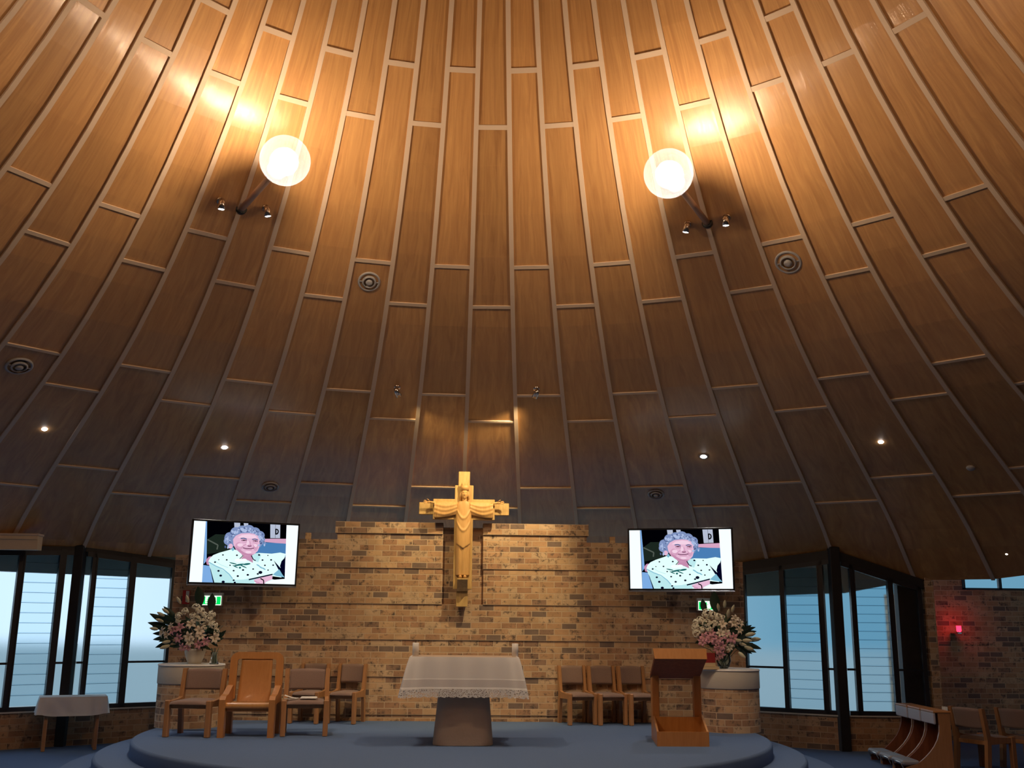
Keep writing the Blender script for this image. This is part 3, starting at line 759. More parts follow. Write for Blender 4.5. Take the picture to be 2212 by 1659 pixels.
# desk: upright lip board, sloping desk board
wedge('desk_board',M['jarrah'],[[V3(-.32,-.32,.94),V3(.285,-.32,.94),V3(.335,.33,.69),V3(-.26,.33,.69)],[V3(-.32,-.30,.975),V3(.285,-.30,.975),V3(.335,.35,.73),V3(-.26,.35,.73)]])
wedge('desk_lip',M['oak'],[[V3(-.32,-.335,.94),V3(.285,-.335,.94),V3(.285,-.30,1.055),V3(-.335,-.30,1.055)],[V3(-.32,-.315,.94),V3(.285,-.315,.94),V3(.285,-.28,1.055),V3(-.335,-.28,1.055)]])
b=MB(); b.box((-.02,-.2,1.04),(.5,.2,.012),bev=.003,rot=Matrix.Rotation(-.1,3,'X')); b.obj('desk_top',M['jarrah'],t)
# ------------------------------------------------------------------ pedestals
def cyl(b,r,z0,z1,bevel=.008,n=64,m=0):
    V=[]
    U=[]
    per=2*PI*r
    for k in range(n):
        a0,a1=2*PI*k/n,2*PI*(k+1)/n
        P=lambda a,z:(r*math.cos(a),r*math.sin(a),z)
        b.face([P(a0,z0),P(a1,z0),P(a1,z1),P(a0,z1)],m,[(a0*r,z0),(a1*r,z0),(a1*r,z1),(a0*r,z1)],True)
    b.face([(r*math.cos(2*PI*k/n),r*math.sin(2*PI*k/n),z1) for k in range(n)],m,[(0,0)]*n)
def pedestal(x,y,r,lab):
    t=thing('round_pedestal',lab,'pedestal',(x,y,.45),group='round pedestals at the ends of the platform')
    b=MB(); cyl(b,r-.006,0,.535); b.obj('brick_shaft',M['brick'],t)
    b=MB(); b.lathe([(0,.53),(r,.53),(r+.004,.54),(r+.004,.76),(r,.768),(0,.768)],n=64); b.obj('cap',M['conc'],t)
    b=MB(); b.lathe([(r-.03,.770),(r+.006,.771),(r+.012,.755),(r+.011,.752),(r-.03,.768)],n=64)
    pts=[Vector(((r-.01+.01*math.sin(k*1.7))*math.cos(2*PI*k/64),(r-.01+.01*math.sin(k*1.7))*math.sin(2*PI*k/64),.772)) for k in range(64)]
    b.face(pts); o=b.obj('round_cloth',M['cloth']); o.location=(x,y,.45); tag(o,'thin white cloth on the pedestal under the '+('left' if x<0 else 'right')+' flowers','cloth',group='white cloths on the pedestals')
    return t
pedestal(-3.50,13.93,.41,'round brick pedestal with pale cap holding the left flowers')
pedestal(3.46,13.75,.40,'round brick pedestal with pale cap holding the right flowers')
# ------------------------------------------------------------------ flowers
def lilymesh(rad,seed,mtn,star=False):
    rnd=random.Random(seed); b=MB(); n=6
    for k in range(n):
        a=2*PI*k/n+rnd.uniform(-.12,.12); w=rad*.24*(1 if k%2 else .8)
        ca,sa=math.cos(a),math.sin(a)
        def P(u,v):
            rr=rad*u; ww=w*math.sin(PI*min(1,.12+.88*u))**.8*(1 if u<.98 else 0)
            z=rad*(.55*math.sin(u*PI*.62))-rad*.28*u*u*u*1.4 ; z+= -abs(v-.5)*ww*.5
            x=rr*.95; y=(v-.5)*2*ww
            return Vector((ca*x-sa*y,sa*x+ca*y,z))
        b.grid(P,7,3,0)
    for k in range(5):
        a=2*PI*k/5; b.tube([(0,0,0),(.2*rad*math.cos(a),.2*rad*math.sin(a),.55*rad)],.012*rad*2,5,1); b.sphere((.2*rad*math.cos(a),.2*rad*math.sin(a),.56*rad),.04*rad,6,1,4)
    return b
def bloommesh(rad,seed):
    rnd=random.Random(seed); b=MB()
    for k in range(26):
        th=math.acos(1-rnd.random()*.95); a=rnd.random()*2*PI; r=rad*rnd.uniform(.72,.9)
        c=Vector((r*math.sin(th)*math.cos(a),r*math.sin(th)*math.sin(a),r*math.cos(th)*.75)); d=c.normalized(); q=d.to_track_quat('Z','Y').to_matrix()
        for j in range(5):
            aa=2*PI*j/5; b.sphere(c+q@Vector((.13*rad*math.cos(aa),.13*rad*math.sin(aa),0)),(.15*rad,.15*rad,.07*rad),6,0,3,R=q)
    return b
def leafblade(l,w,curl=.15):
    b=MB()
    def P(u,v):
        ww=w*math.sin(PI*(u*.93+.05))**.9; return Vector(((v-.5)*ww,-curl*l*u*u+abs(v-.5)*ww*.35,u*l))
    b.grid(P,9,2,0); b.grid(lambda u,v:P(u,1-v)+Vector((0,.0015,0)),9,2,0); return b
def budmesh(l,w):
    b=MB(); b.lathe([(.001,0),(w*.3,l*.08),(w*.5,l*.4),(w*.42,l*.7),(w*.15,l*.95),(.001,l)],n=8); return b
def aim(o,d,roll=0):
    d=Vector(d).normalized(); o.rotation_mode='QUATERNION'; o.rotation_quaternion=d.to_track_quat('Z','Y')@Quaternion((0,0,1),roll)
ML={}
for mt in ('petw','petp'):
    for s in (1,2): ML[mt,s]=lilymesh(.075,s,mt).mesh('lily_bloom',[M[mt],M['bud']])
MBm=[bloommesh(.062,k).mesh('white_bloom',M['petc']) for k in (1,2,3)]
MLf=[leafblade(.22,.06,.10).mesh('leaf',M['leaf']),leafblade(.20,.05,.2).mesh('leaf',M['leafg'])]
MBig=leafblade(.34,.17,.04).mesh('broad_leaf',M['leaf'])
MBud=budmesh(.11,.045).mesh('flower_bud',M['bud'])
def facing(o,d,roll=0):
    z=Vector(d).normalized(); y=Vector((math.sin(roll),math.cos(roll),.15)); y=(y-z*y.dot(z)).normalized(); x=y.cross(z)
    o.rotation_mode='QUATERNION'; o.rotation_quaternion=Matrix((x,y,z)).transposed().to_quaternion()
def place(me,name,parent,loc,d,s=1,roll=0):
    o=bpy.data.objects.new(name,me); C.objects.link(o); o.parent=parent; o.location=loc; (facing if 'leaf' in name else aim)(o,d,roll); o.scale=(s,s,s); return o
def bouquet(root,items,bx,by,sc,zc):
    # items given as sketch units (x,y) around the vase mouth (bx,by); sc metres per unit
    rnd=random.Random(11)
    for kind,x,y,*ex in items:
        X=(x-bx)*sc; Zz=(by-y)*sc
        rx,rz=X/.46,(Zz-.24)/.40
        dep=-.20*math.sqrt(max(0,1-rx*rx*.9-rz*rz*.9))-.03
        loc=Vector((X,dep,Zz+zc)); d=Vector((X*1.1,-.45,(Zz-.16)*1.1))
        if kind in('W','P'): place(ML['petw' if kind=='W' else 'petp',rnd.choice((1,2))],'lily_bloom',root,loc,d,rnd.uniform(.95,1.15)*(ex[0] if ex else 1),rnd.random()*6)
        elif kind=='C': place(rnd.choice(MBm),'white_bloom',root,loc,d,rnd.uniform(.9,1.1)*(ex[0] if ex else 1),rnd.random()*6)
        elif kind=='B':
            place(MBud,'flower_bud',root,loc+Vector((0,-.02,0)),Vector((X,-.15,(Zz-.2)*.9+.02)),1.0*(ex[0] if ex else 1),0)
        elif kind=='L':   # leaf with tip at (x,y) growing from inside the bunch
            bs=Vector((X*.55,-.02+rnd.uniform(-.08,.05),lerp(.2,Zz,.5)+zc)); tip=Vector((X,rnd.uniform(-.1,.03),Zz+zc)); l=(tip-bs).length
            place(MLf[rnd.choice((0,0,1))] if not ex else MLf[ex[0]],'leaf',root,bs,tip-bs,l/.22,rnd.uniform(-.5,.5))
        elif kind=='G':
            x2,y2=ex; bs=Vector(((x2-bx)*sc,.03,(by-y2)*sc+zc)); tip=Vector((X,.05,Zz+zc)); l=(tip-bs).length
            place(MBig,'broad_leaf',root,bs,tip-bs,l/.34,0)
    # hidden stems and filler foliage
    b=MB()
    for k in range(34):
        a=rnd.random()*2*PI; r=rnd.uniform(.05,.34); z=rnd.uniform(.06,.42)
        b.tube([(.3*r*math.cos(a)*.3,.3*r*math.sin(a)*.3,zc-.10),(r*math.cos(a)*.6,r*math.sin(a)*.35,zc+z*.5),(r*math.cos(a)*1.05,r*math.sin(a)*.4,zc+z)],.004,5)
    b.obj('stems',M['leafg'],root)
    for k in range(44):
        a=rnd.random()*2*PI; r=rnd.uniform(.05,.27); z=rnd.uniform(.04,.34)
        place(MLf[k%2],'leaf',root,Vector((r*math.cos(a),r*math.sin(a)*.4+.01,zc+z)),Vector((math.cos(a),math.sin(a)*.5-.2,rnd.uniform(-.2,.9))),rnd.uniform(.7,1.1),rnd.uniform(-.8,.8))
SC=1/8.73/160
fl1=thing('flower_arrangement','big bunch of pink and cream lilies in a bowl on the left pedestal','flowers',(-3.455,13.86,1.222))
b=MB(); b.lathe([(0,0),(.075,0),(.085,.01),(.112,.08),(.13,.15),(.133,.19),(.128,.19),(.123,.15),(.1,.07),(.07,.02),(0,.02)],n=32); b.obj('vase',M['vase'],fl1)
itL=[('G',930,110,1000,470),('G',1200,230,1190,540),
('P',770,850),('P',760,1030),('P',640,900),('P',1110,1130),('P',1225,1080,.9),('P',830,1180,.8),('P',930,1180,.7),
('W',450,930),('W',540,970),('W',960,790),('W',930,1000),('W',1110,900),('W',960,1080),('W',1370,1020,1.05),('W',1140,980),('W',600,830,.8),
('C',820,560),('C',710,640),('C',720,720,.8),('C',1000,490),('C',1090,560),('C',1290,610),('C',1250,690),('C',1340,790),('C',970,640,.8),('C',1150,740,.9),('C',1050,690,.8),('C',1390,900,.9),('C',1170,620,.9),('C',1290,780,.8),('C',1190,840,.7),
('L',370,480,0),('L',150,610,0),('L',110,760,0),('L',320,590,0),('L',220,820,0),('L',230,950,0),('L',250,1055,0),('L',330,1090),('L',290,1195,0),('L',420,560),('L',500,740,0),('L',380,700,0),('L',600,1200,0),('L',700,1240,0),('L',1150,1250,0),('L',1400,1170,0),
('B',520,600),('B',440,650),('B',440,750),('B',610,1080),('B',600,1150,1.2),('B',710,430),('B',850,410),('B',340,880)]
bouquet(fl1,itL,985,1240,SC,.17)
b=MB(); b.lathe([(0,0),(.055,0),(.06,.02),(.045,.08),(.05,.15),(.052,.15),(.048,.08),(.062,.015),(0,.006)],n=20); jr=b.obj('glass_jar',M['jar']); jr.location=(-3.18,13.76,1.222); tag(jr,'small clear glass jar of cut stems beside the left flower bowl','jar')
b=MB()
for k in range(6): b.tube([(.03*math.cos(k),.03*math.sin(k),.012),(.025*math.cos(k+2),.02*math.sin(k+2),.13),(.05*math.cos(k+2),.04*math.sin(k+2),.2)],.004,5)
b.obj('stems',M['leafg'],jr)
SC2=1/7.9/162
fl2=thing('flower_arrangement','big bunch of pink and cream lilies in a glass vase on the right pedestal','flowers',(3.40,13.70,1.222))
b=MB(); b.lathe([(0,0),(.05,0),(.075,.03),(.095,.10),(.085,.17),(.07,.20),(.066,.20),(.08,.16),(.088,.1),(.07,.035),(0,.01)],n=32); b.obj('vase',M['jar'],fl2)
b=MB()
for k in range(9): b.tube([(.04*math.cos(k*1.3),.04*math.sin(k*1.3),.012),(.03*math.cos(k*1.3+2),.03*math.sin(k*1.3+2),.2)],.005,5)
b.obj('cut_stems',M['leafg'],fl2)
itR=[('G',640,210,660,560),('G',435,340,470,560),
('C',450,590,1.2),('C',530,610),('C',270,730),('C',330,690,.9),('C',250,800),('C',260,900),('C',420,740),('C',500,770),('C',450,830,.9),('C',620,640),('C',680,650,.8),('C',340,850,.9),('C',560,740,.8),
('W',680,760),('W',860,740),('W',900,670,.9),('W',950,850,.9),('W',640,900),('W',980,740,.9),('W',730,900,.9),('W',820,1060,.8),('W',780,1130,.7),
('P',390,970,1.1),('P',350,1040,.9),('P',480,990),('P',500,900,.8),('P',600,990),('P',650,1100),('P',600,1160),('P',840,980),('P',760,970),('P',650,1230,.9),('P',600,1290,.7),('P',560,1040,.9),
('B',640,540),('B',740,490),('B',770,640,1.1),('B',850,560),('B',1050,930,1.3),('B',1150,990,1.2),('B',1000,1010,1.2),('B',1030,1110,1.2),('B',930,1200,1.1),('B',940,1060),('B',880,1010),
('L',1280,790,0),('L',1300,860,0),('L',1340,1010,0),('L',1380,1145,0),('L',1280,1210,0),('L',1230,1230,0),('L',1140,1270,0),('L',1170,710,0),('L',1200,900,0),('L',1120,800,0),('L',1060,1200,0),('L',1250,1100,0),('L',1180,1180,0),('L',1100,1100,0),('L',280,1060,0),('L',860,1180,0),('L',560,1330,0)]
bouquet(fl2,itR,745,1230,SC2,.19)
# books beside the right vase
for k,(nm,mt,dx,w_,d_,h_,z_,lab) in enumerate((('book','bookc',.0,.26,.2,.035,0,'tan book at the bottom of the stack behind the lectern'),('book','bookc',-.03,.22,.18,.045,.036,'tan book in the middle of the stack behind the lectern'),('book','bookr',-.02,.20,.16,.12,.082,'thick dark red book on top of the stack behind the lectern'))):
    b=MB(); b.box((0,0,h_/2),(w_-.012,d_-.012,h_-.008)); 
    o=thing(nm,lab,'book',(3.14+dx,13.50,1.222+z_),.05*k,'books behind the lectern')
    b.obj('pages',M['bookc'],o)
    b=MB(); b.box((0,0,h_-.003),(w_,d_,.005)); b.box((0,0,.003),(w_,d_,.005)); b.box((0,-d_/2+.003,h_/2),(w_,.005,h_-.002)); b.obj('cover',M[mt],o)
# ------------------------------------------------------------------ crucifix
cr=thing('crucifix','large carved golden wood crucifix with robed crowned figure on the brick wall','crucifix',(-.027,14.62,0))
def xb(b,x0,x1,z0,z1,y0,y1,bev=.006): b.box(((x0+x1)/2,(y0+y1)/2,(z0+z1)/2),(x1-x0,y1-y0,z1-z0),bev=bev)
b=MB(); xb(b,-.082,.080,1.985,3.885,.02,.09); xb(b,-.635,.645,3.265,3.437,.02,.09); b.obj('narrow_cross',M['goldd'],cr)
b=MB(); xb(b,-.03,.03,2.55,2.8,.08,.212); b.obj('wall_fixing',M['black'],cr)
b=MB(); xb(b,-.13,.133,2.225,3.68,-.035,.025); xb(b,-.435,.44,3.19,3.482,-.034,.024)
b.obj('wide_cross',M['goldd'],cr)
fg=MB()
# robe body
def robe(u,v):
    z=lerp(2.42,3.445,v); a=lerp(0,PI,u)
    w=lerp(.098,.112,min(1,v*1.3)); 
    if v>.93: w*=1-.35*((v-.93)/.07)**2
    dep=.085+.02*math.sin(v*PI)
    x=-w*math.cos(a); y=-.03-dep*math.sin(a)**.6
    s=x/w
    f=0
    for zc,am in ((3.20,.012),(3.03,.012),(2.86,.0)):
        cz=zc+.16*s*s*1.1; f+=am*math.exp(-((z-cz)/.022)**2)
    edge=2.78+.05*abs(s)*1.5           # hem of the outer garment
    if z<edge: y+=.018; f+=.004*math.sin(s*9)
    return Vector((x,y-f*math.sin(a),z))
fg.grid(robe,40,110)
def scap(z):  return [robe(k/40,(z-2.42)/1.025) for k in range(41)]
fg.face(scap(2.42)); fg.face(scap(3.445)[::-1])
# sleeves hanging from outstretched arms
for s in (-1,1):
    def sl(u,v,s=s):
        x=lerp(.09,.415,u); zt=3.435+.012*math.sin(u*PI); drop=lerp(.20,.245,u)*(.88+.12*math.sin(u*PI*.9)); 
        a=lerp(-.5,1,v)
        # closed tube section: front face folds, tapering to a thin lower edge
        ang=v*2*PI; zc=zt-drop*(1-math.cos(ang))/2; th=.05*math.sin(ang)*(1-.45*(1-math.cos(ang))/2)
        fold=0
        for q,ph_ in ((.25,0),(.5,.2),(.75,.45)):
            line=zt-drop*(q+.35*math.sin(PI*min(1,u*.95+.05))*.6-.12)
            fold+=.010*math.exp(-((zc-line)/.016)**2)
        if u>.86: fold+=.008*math.sin((u-.86)*90)
        return Vector((s*x,-.065-th-(fold if th>0 else 0),zc))
    fg.grid(lambda u,v:sl(u,v),36,48)
    fg.face([sl(0,k/48) for k in range(48)]); fg.face([sl(1,k/48) for k in range(48)][::-1])
    # wrist and hand
    fg.tube([(s*.39,-.075,3.415),(s*.44,-.08,3.425),(s*.475,-.085,3.43)],[.02,.015,.016],10)
    fg.sphere((s*.495,-.088,3.43),(.03,.012,.018),12,0,8)
    for k,(dz,l) in enumerate(((.014,.05),(.005,.058),(-.004,.055),(-.013,.045))):
        fg.tube([(s*.515,-.09,3.43+dz),(s*(.515+l*.5),-.098,3.432+dz*1.3),(s*(.515+l),-.108,3.428+dz*1.5)],[.0065,.006,.004],6)
    fg.tube([(s*.485,-.095,3.442),(s*.505,-.11,3.462),(s*.52,-.118,3.468)],[.007,.006,.004],6)
# neck, head, face
fg.tube([(.008,-.06,3.42),(.008,-.075,3.49)],[.036,.032],14)
def head(u,v):
    a=2*PI*u; th=PI*v
    x=.050*math.sin(th)*math.cos(a); y=.058*math.sin(th)*math.sin(a); z=.078*math.cos(th)
    if y<0:                                   # face
        if z<-.02: x*=1-.35*min(1,(-z-.02)/.06); y-=.012*min(1,(-z-.02)/.05)   # jaw and beard
        y-=.016*math.exp(-(x/.008)**2-((z+.008)/.018)**2)              # nose
        for sx in (-1,1): y+=.008*math.exp(-((x-sx*.018)/.009)**2-((z-.012)/.008)**2)  # eye sockets
        y+=.005*math.exp(-(x/.014)**2-((z+.036)/.004)**2)               # mouth
        y-=.004*math.exp(-((z-.026)/.008)**2)                           # brow
    return Vector((.010+x,-.085+y,3.545+z))
fg.grid(head,40,40)
for s in (-1,1):   # hair falling beside the face, ears
    fg.tube([(.010+s*.046,-.075,3.58),(.010+s*.056,-.072,3.53),(.010+s*.058,-.07,3.47)],[.014,.018,.012],10)
# lower robe column and feet
fg.sphere((-.03,-.095,2.395),(.024,.05,.022),12,0,8); fg.sphere((.035,-.095,2.395),(.024,.05,.022),12,0,8)
fg.tube([(-.03,-.06,2.43),(-.03,-.07,2.39)],.024,10); fg.tube([(.035,-.06,2.43),(.035,-.07,2.39)],.024,10)
fo=fg.obj('robed_figure',M['gold'],cr)
b=MB(); b.lathe([(.056,0),(.058,.0),(.062,.075),(.058,.075),(.052,.0)],n=24,c=(.010,-.075,3.60))
for k in range(8):
    a=2*PI*k/8; b.prism([(-.016,.07),(.016,.07),(0,.112)],'y',-.003,.003,M=Matrix.Translation((.010,-.075,3.6))@Matrix.Rotation(a,4,'Z')@Matrix.Translation((0,-.059,0)))
b.obj('crown',M['gold'],cr)
b=MB(); b.prism([(-.02,2.375),(-.15,2.375),(-.15,2.355),(-.05,2.25),(-.02,2.2)],'x',-.072,.075); b.obj('foot_rest',M['goldd'],cr)
# ------------------------------------------------------------------ televisions
SW=[('bk',(.010,.010,.022)),('wh',(.93,.98,1.0)),('lg',(.66,.70,.80)),('pk',(.82,.58,.72)),('bl',(.22,.42,.66)),('bl2',(.42,.62,.88)),('bd',(.70,.92,.94)),('sh',(.42,.68,.80)),('nv',(.012,.018,.09)),('fa',(.90,.68,.81)),('fh',(.97,.80,.90)),('fs',(.74,.48,.63)),('fd',(.34,.14,.26)),('h1',(.42,.50,.70)),('h2',(.62,.70,.88)),('h3',(.24,.30,.48)),('gr',(.08,.32,.32)),('wl',(.83,.97,.95)),('gd',(.08,.11,.09)),('li',(.25,.28,.25))]
SI={k:i for i,(k,_) in enumerate(SW)}
SMAT=[emit('screen_'+k,tuple(x**1.75 for x in c),1.08 if k in('wh','wl') else .95) for k,c in SW]
def picture():
    b=MB(); lay=[0]
    def P(x,y): return ((x-128)/1680-.5, -((y-183)/955-.5))
    X0,X1=-.5,.5
    def poly(pts,k,rawcoords=False):
        lay[0]+=1; z=lay[0]*4e-5
        q_=[P(*p) for p in pts]; q_=[(min(X1,max(X0,a)),min(.5,max(-.5,c))) for a,c in q_]
        b.face([(a,-z,c) for a,c in q_],SI[k])
    def ell(cx,cy,rx,ry,k,rot=0,n=18):
        poly([(cx+rx*math.cos(2*PI*i/n)*math.cos(rot)-ry*math.sin(2*PI*i/n)*math.sin(rot),cy+rx*math.cos(2*PI*i/n)*math.sin(rot)+ry*math.sin(2*PI*i/n)*math.cos(rot)) for i in range(n)],k)
    def line(pts,w,k):
        w*=1.45
        for a,c in zip(pts,pts[1:]):
            dx,dy=c[0]-a[0],c[1]-a[1]; l=math.hypot(dx,dy); nx,ny=-dy/l*w/2,dx/l*w/2
            poly([(a[0]+nx,a[1]+ny),(c[0]+nx,c[1]+ny),(c[0]-nx,c[1]-ny),(a[0]-nx,a[1]-ny)],k)
    rnd=random.Random(5)
    poly([(100,150),(1850,150),(1850,1170),(100,1170)],'bk')
    poly([(480,380),(700,380),(720,500),(700,640),(360,700),(350,470)],'gd')
    line([(360,470),(530,550),(520,620)],14,'li')
    poly([(310,180),(330,180),(372,800),(330,860)],'bl2')
    poly([(760,180),(855,180),(862,290),(772,290)],'lg'); poly([(912,180),(985,180),(992,260),(925,260)],'lg')
    poly([(1345,180),(1510,180),(1520,400),(1360,405)],'lg'); line([(1430,185),(1440,400)],3,'nv')
    # letter D on the wall sign
    poly([(1432,248),(1464,250),(1486,266),(1494,294),(1488,324),(1468,344),(1436,347)],'bk'); poly([(1452,268),(1462,270),(1470,280),(1474,295),(1471,310),(1462,321),(1453,323)],'lg')
    poly([(1270,420),(1630,405),(1630,490),(1265,470)],'pk')
    poly([(1240,475),(1630,485),(1640,700),(1120,700),(1180,560)],'bl'); poly([(1300,520),(1600,510),(1600,560),(1300,570)],'bl')
    poly([(325,870),(425,880),(470,1000),(530,1170),(325,1170)],'bl2'); poly([(430,900),(470,960),(540,1150),(500,1150)],'nv')
    # arm behind shoulder
    poly([(360,790),(400,740),(440,730),(430,870),(380,860)],'fs')
    # blouse
    poly([(760,600),(700,625),(560,670),(470,710),(420,760),(400,810),(430,900),(480,1000),(520,1170),(1650,1170),(1560,980),(1560,880),(1620,700),(1630,650),(1540,632),(1400,655),(1180,650),(1060,680)],'wl')
    poly([(410,820),(600,920),(760,1010),(820,1090),(900,1120),(900,1170),(520,1170),(470,1000)],'bd')
    poly([(820,1090),(980,1080),(1440,990),(1160,1090),(1150,1170),(800,1170)],'bd')
    line([(405,820),(520,880),(640,925),(740,1000),(800,1070)],9,'sh')
    line([(490,790),(600,860),(720,900)],6,'bd'); line([(1060,1080),(1240,1035),(1440,985)],14,'nv')
    poly([(1060,690),(1180,650),(1230,690),(1190,800),(1130,780)],'bd')
    # neck and opening
    poly([(880,640),(1080,660),(1095,740),(1108,812),(1030,775),(910,752),(940,715)],'fs')
    line([(1065,685),(1110,760),(1150,775)],10,'nv'); line([(940,700),(890,755)],9,'li')
    # right side, dark figure, hands
    poly([(1640,690),(1570,770),(1550,850),(1590,940),(1660,1060)],'nv')
    poly([(1440,760),(1560,880),(1600,970),(1560,960)],'nv'); poly([(1440,990),(1540,900),(1600,985),(1640,1030),(1500,1010)],'sh')
    poly([(1140,1080),(1240,1045),(1430,1000),(1450,1060),(1340,1110),(1320,1170),(1180,1170)],'fa'); line([(1150,1100),(1240,1130)],8,'fs'); line([(1245,1055),(1300,1085),(1305,1150)],12,'bk')
    poly([(1440,1015),(1640,1038),(1650,1052),(1480,1072),(1436,1062)],'bk')
    poly([(1330,1170),(1360,1110),(1460,1072),(1650,1052),(1660,1170)],'wh')
    # corsage
    for (a,c,rx,ry,ro) in ((790,830,60,9,.2),(890,850,80,14,-.2),(1010,835,60,15,-.15),(950,870,70,9,.4),(830,880,50,8,.4),(905,895,18,16,0)): ell(a,c,rx,ry,'gr',ro)
    ell(870,780,60,28,'wh'); ell(960,775,50,25,'wh')
    for a,c in ((1195,850),(1240,880),(1290,900)): ell(a,c,34,10,'sh',.5)
    # dots
    for a,c,r in ((620,703,14),(842,700,16),(686,778,15),(505,820,16),(745,862,13),(1197,683,18),(1258,762,16),(1398,755,17),(1303,845,15),(1437,838,15),(1117,910,15),(957,930,18),(808,945,16),(570,955,19),(610,1028,22),(880,1028,19),(1038,1005,20),(1238,960,32),(1198,985,18),(1360,920,13),(820,1095,17),(657,1125,26),(840,1130,18),(560,780,10),(1340,685,11)): ell(a,c,r,r*.75,'nv')
    # hair back
    for a,c,r in ((720,430,100),(690,480,75),(700,400,70),(800,330,90),(900,300,90),(1000,290,95),(1100,320,90),(1180,370,85),(1215,430,60),(1200,480,55),(730,530,60)): ell(a,c,r,r*.86,'h1')
    # face
    poly([(770,520),(760,450),(800,390),(880,350),(1010,338),(1120,352),(1180,400),(1202,480),(1195,545),(1170,620),(1120,672),(1050,705),(970,705),(890,665),(830,610),(795,575)],'fa')
    ell(730,560,36,40,'fa'); ell(770,605,22,28,'sh')
    ell(860,560,60,70,'pk'); ell(1130,560,40,60,'pk')
    poly([(800,560),(860,640),(960,700),(1050,705),(1120,672),(1060,668),(960,655),(870,600)],'fs')
    poly([(830,420),(900,372),(1010,358),(1110,372),(1150,410),(1050,425),(950,420)],'fh'); ell(1000,500,22,40,'fh'); ell(880,535,45,28,'fh'); ell(1125,535,32,26,'fh'); ell(1020,645,50,22,'fh')
    # features
    line([(880,432),(930,424),(980,440)],12,'h3'); line([(1065,440),(1110,430),(1160,445)],11,'h3')
    line([(895,462),(935,452),(980,464)],9,'fd'); line([(1080,462),(1120,456),(1160,468)],9,'fd'); ell(935,461,14,7,'bk'); ell(1122,465,13,6,'bk')
    line([(900,485),(985,488)],5,'fs'); line([(1080,488),(1160,490)],5,'fs')
    line([(1030,470),(1050,530)],6,'fs'); ell(1030,540,34,13,'fs'); line([(1000,545),(1030,553),(1065,543)],8,'fd')
    line([(970,520),(920,560),(905,590)],6,'fs'); line([(1090,530),(1130,580)],6,'fs')
    line([(925,578),(980,588),(1050,588),(1105,576)],9,'fd'); line([(950,600),(1030,612),(1080,602)],6,'fs')
    # curls
    for k in range(150):
        t_=rnd.random(); a=lerp(PI*1.10,PI*-.10,t_); rr=rnd.uniform(.80,1.12)
        x=965+275*rr*math.cos(a)*1.03; y=455-175*rr*math.sin(a)
        if t_<.2: x-=rnd.uniform(0,40); y+=rnd.uniform(-30,90)
        if t_>.88: y+=rnd.uniform(-20,60)
        r=rnd.uniform(10,26); ell(x,y,r,r*.6,rnd.choice(('h1','h2','h2','h3')),rnd.random()*3,10)
    # white side bars
    poly([(120,180),(308,180),(326,1170),(120,1170)],'wh'); poly([(1612,150),(1850,150),(1850,1170),(1642,1170)],'wh')
    return b.mesh('screen',SMAT)
PM=picture()
def tv(c,w,h,rz,tilt,lab):
    t=thing('television',lab,'television',c,rz,'wall televisions')
    t.rotation_euler=(tilt,0,rz)
    b=MB(); b.box((0,.03,0),(w,.05,h),bev=.006); b.box((0,.075,0),(w*.55,.06,h*.6),bev=.01)
    for s in (-1,1): b.box((s*(w/2-.011),-.002,0),(.022,.02,h),bev=.003)
    b.box((0,-.002,h/2-.011),(w,.02,.022),bev=.003); b.box((0,-.002,-h/2+.011),(w,.02,.024),bev=.003)
    b.obj('casing',M['black'],t)
    b=MB(); b.box((0,-.004,-h/2-.012),(w,.03,.02),bev=.004); b.obj('lower_trim',M['silver'],t)
    o=bpy.data.objects.new('screen',PM); C.objects.link(o); o.parent=t; o.location=(0,.0035,.0); o.scale=(w-.046,1,h-.05)
    b=MB(); b.box((0,.16,0),(.12,.14,.3),bev=.01); b.tube([(0,.2,0),(0,.495,0)],.03,12); b.obj('wall_bracket',M['black'],t)
    return t
tv((-2.985,14.25,2.665),1.45,.855,math.radians(22),math.radians(2),'television showing a seated lady, left of the crucifix above the exit sign')
tv((2.99,14.28,2.66),1.45,.855,math.radians(-17),math.radians(2),'television showing a seated lady, right of the crucifix')
# ------------------------------------------------------------------ exit signs and red sign
def exitsign(x,z,lab):
    t=thing('exit_sign',lab,'exit sign',(x,14.72,z),group='lit exit signs under the televisions')
    b=MB(); b.box((0,0,0),(.31,.07,.17),bev=.012); b.box((0,.01,.075),(.315,.085,.035),bev=.006); b.obj('housing',M['white'],t)
    b=MB(); b.box((0,-.037,-.012),(.285,.006,.125),bev=.001); b.obj('white_panel',emit('sign_white',(.75,1.0,.72),1.6),t)
    g=emit('sign_green',(0,.62,.10),1.3)
    b=MB(); b.box((-.105,-.0415,-.012),(.06,.002,.105)); b.box((.108,-.0415,-.012),(.055,.002,.105)); b.box((.0,-.0415,-.058),(.16,.002,.012))
    b.obj('green_panel',g,t)
    # running figure and doorway pictogram
    b=MB(); b.sphere((-.03,-.042,.025),(.012,.003,.012),10,0,6)
    b.tube([(-.03,-.0425,.015),(-.038,-.0425,-.02)],[.009,.008],6); b.tube([(-.038,-.0425,-.02),(-.02,-.0425,-.035),(-.028,-.0425,-.052)],.005,5); b.tube([(-.038,-.0425,-.02),(-.055,-.0425,-.032),(-.07,-.0425,-.03)],.005,5)
    b.tube([(-.03,-.0425,.01),(-.012,-.0425,-.002),(-.002,-.0425,.01)],.004,5); b.tube([(-.03,-.0425,.01),(-.05,-.0425,.004),(-.055,-.0425,-.01)],.004,5)
    b.box((.05,-.0420,-.012),(.035,.002,.09)); b.obj('running_figure',g,t)
    return t
exitsign(-3.50,2.05,'lit green and white exit sign below the left television')
exitsign(3.455,2.05,'lit green and white exit sign below the right television')
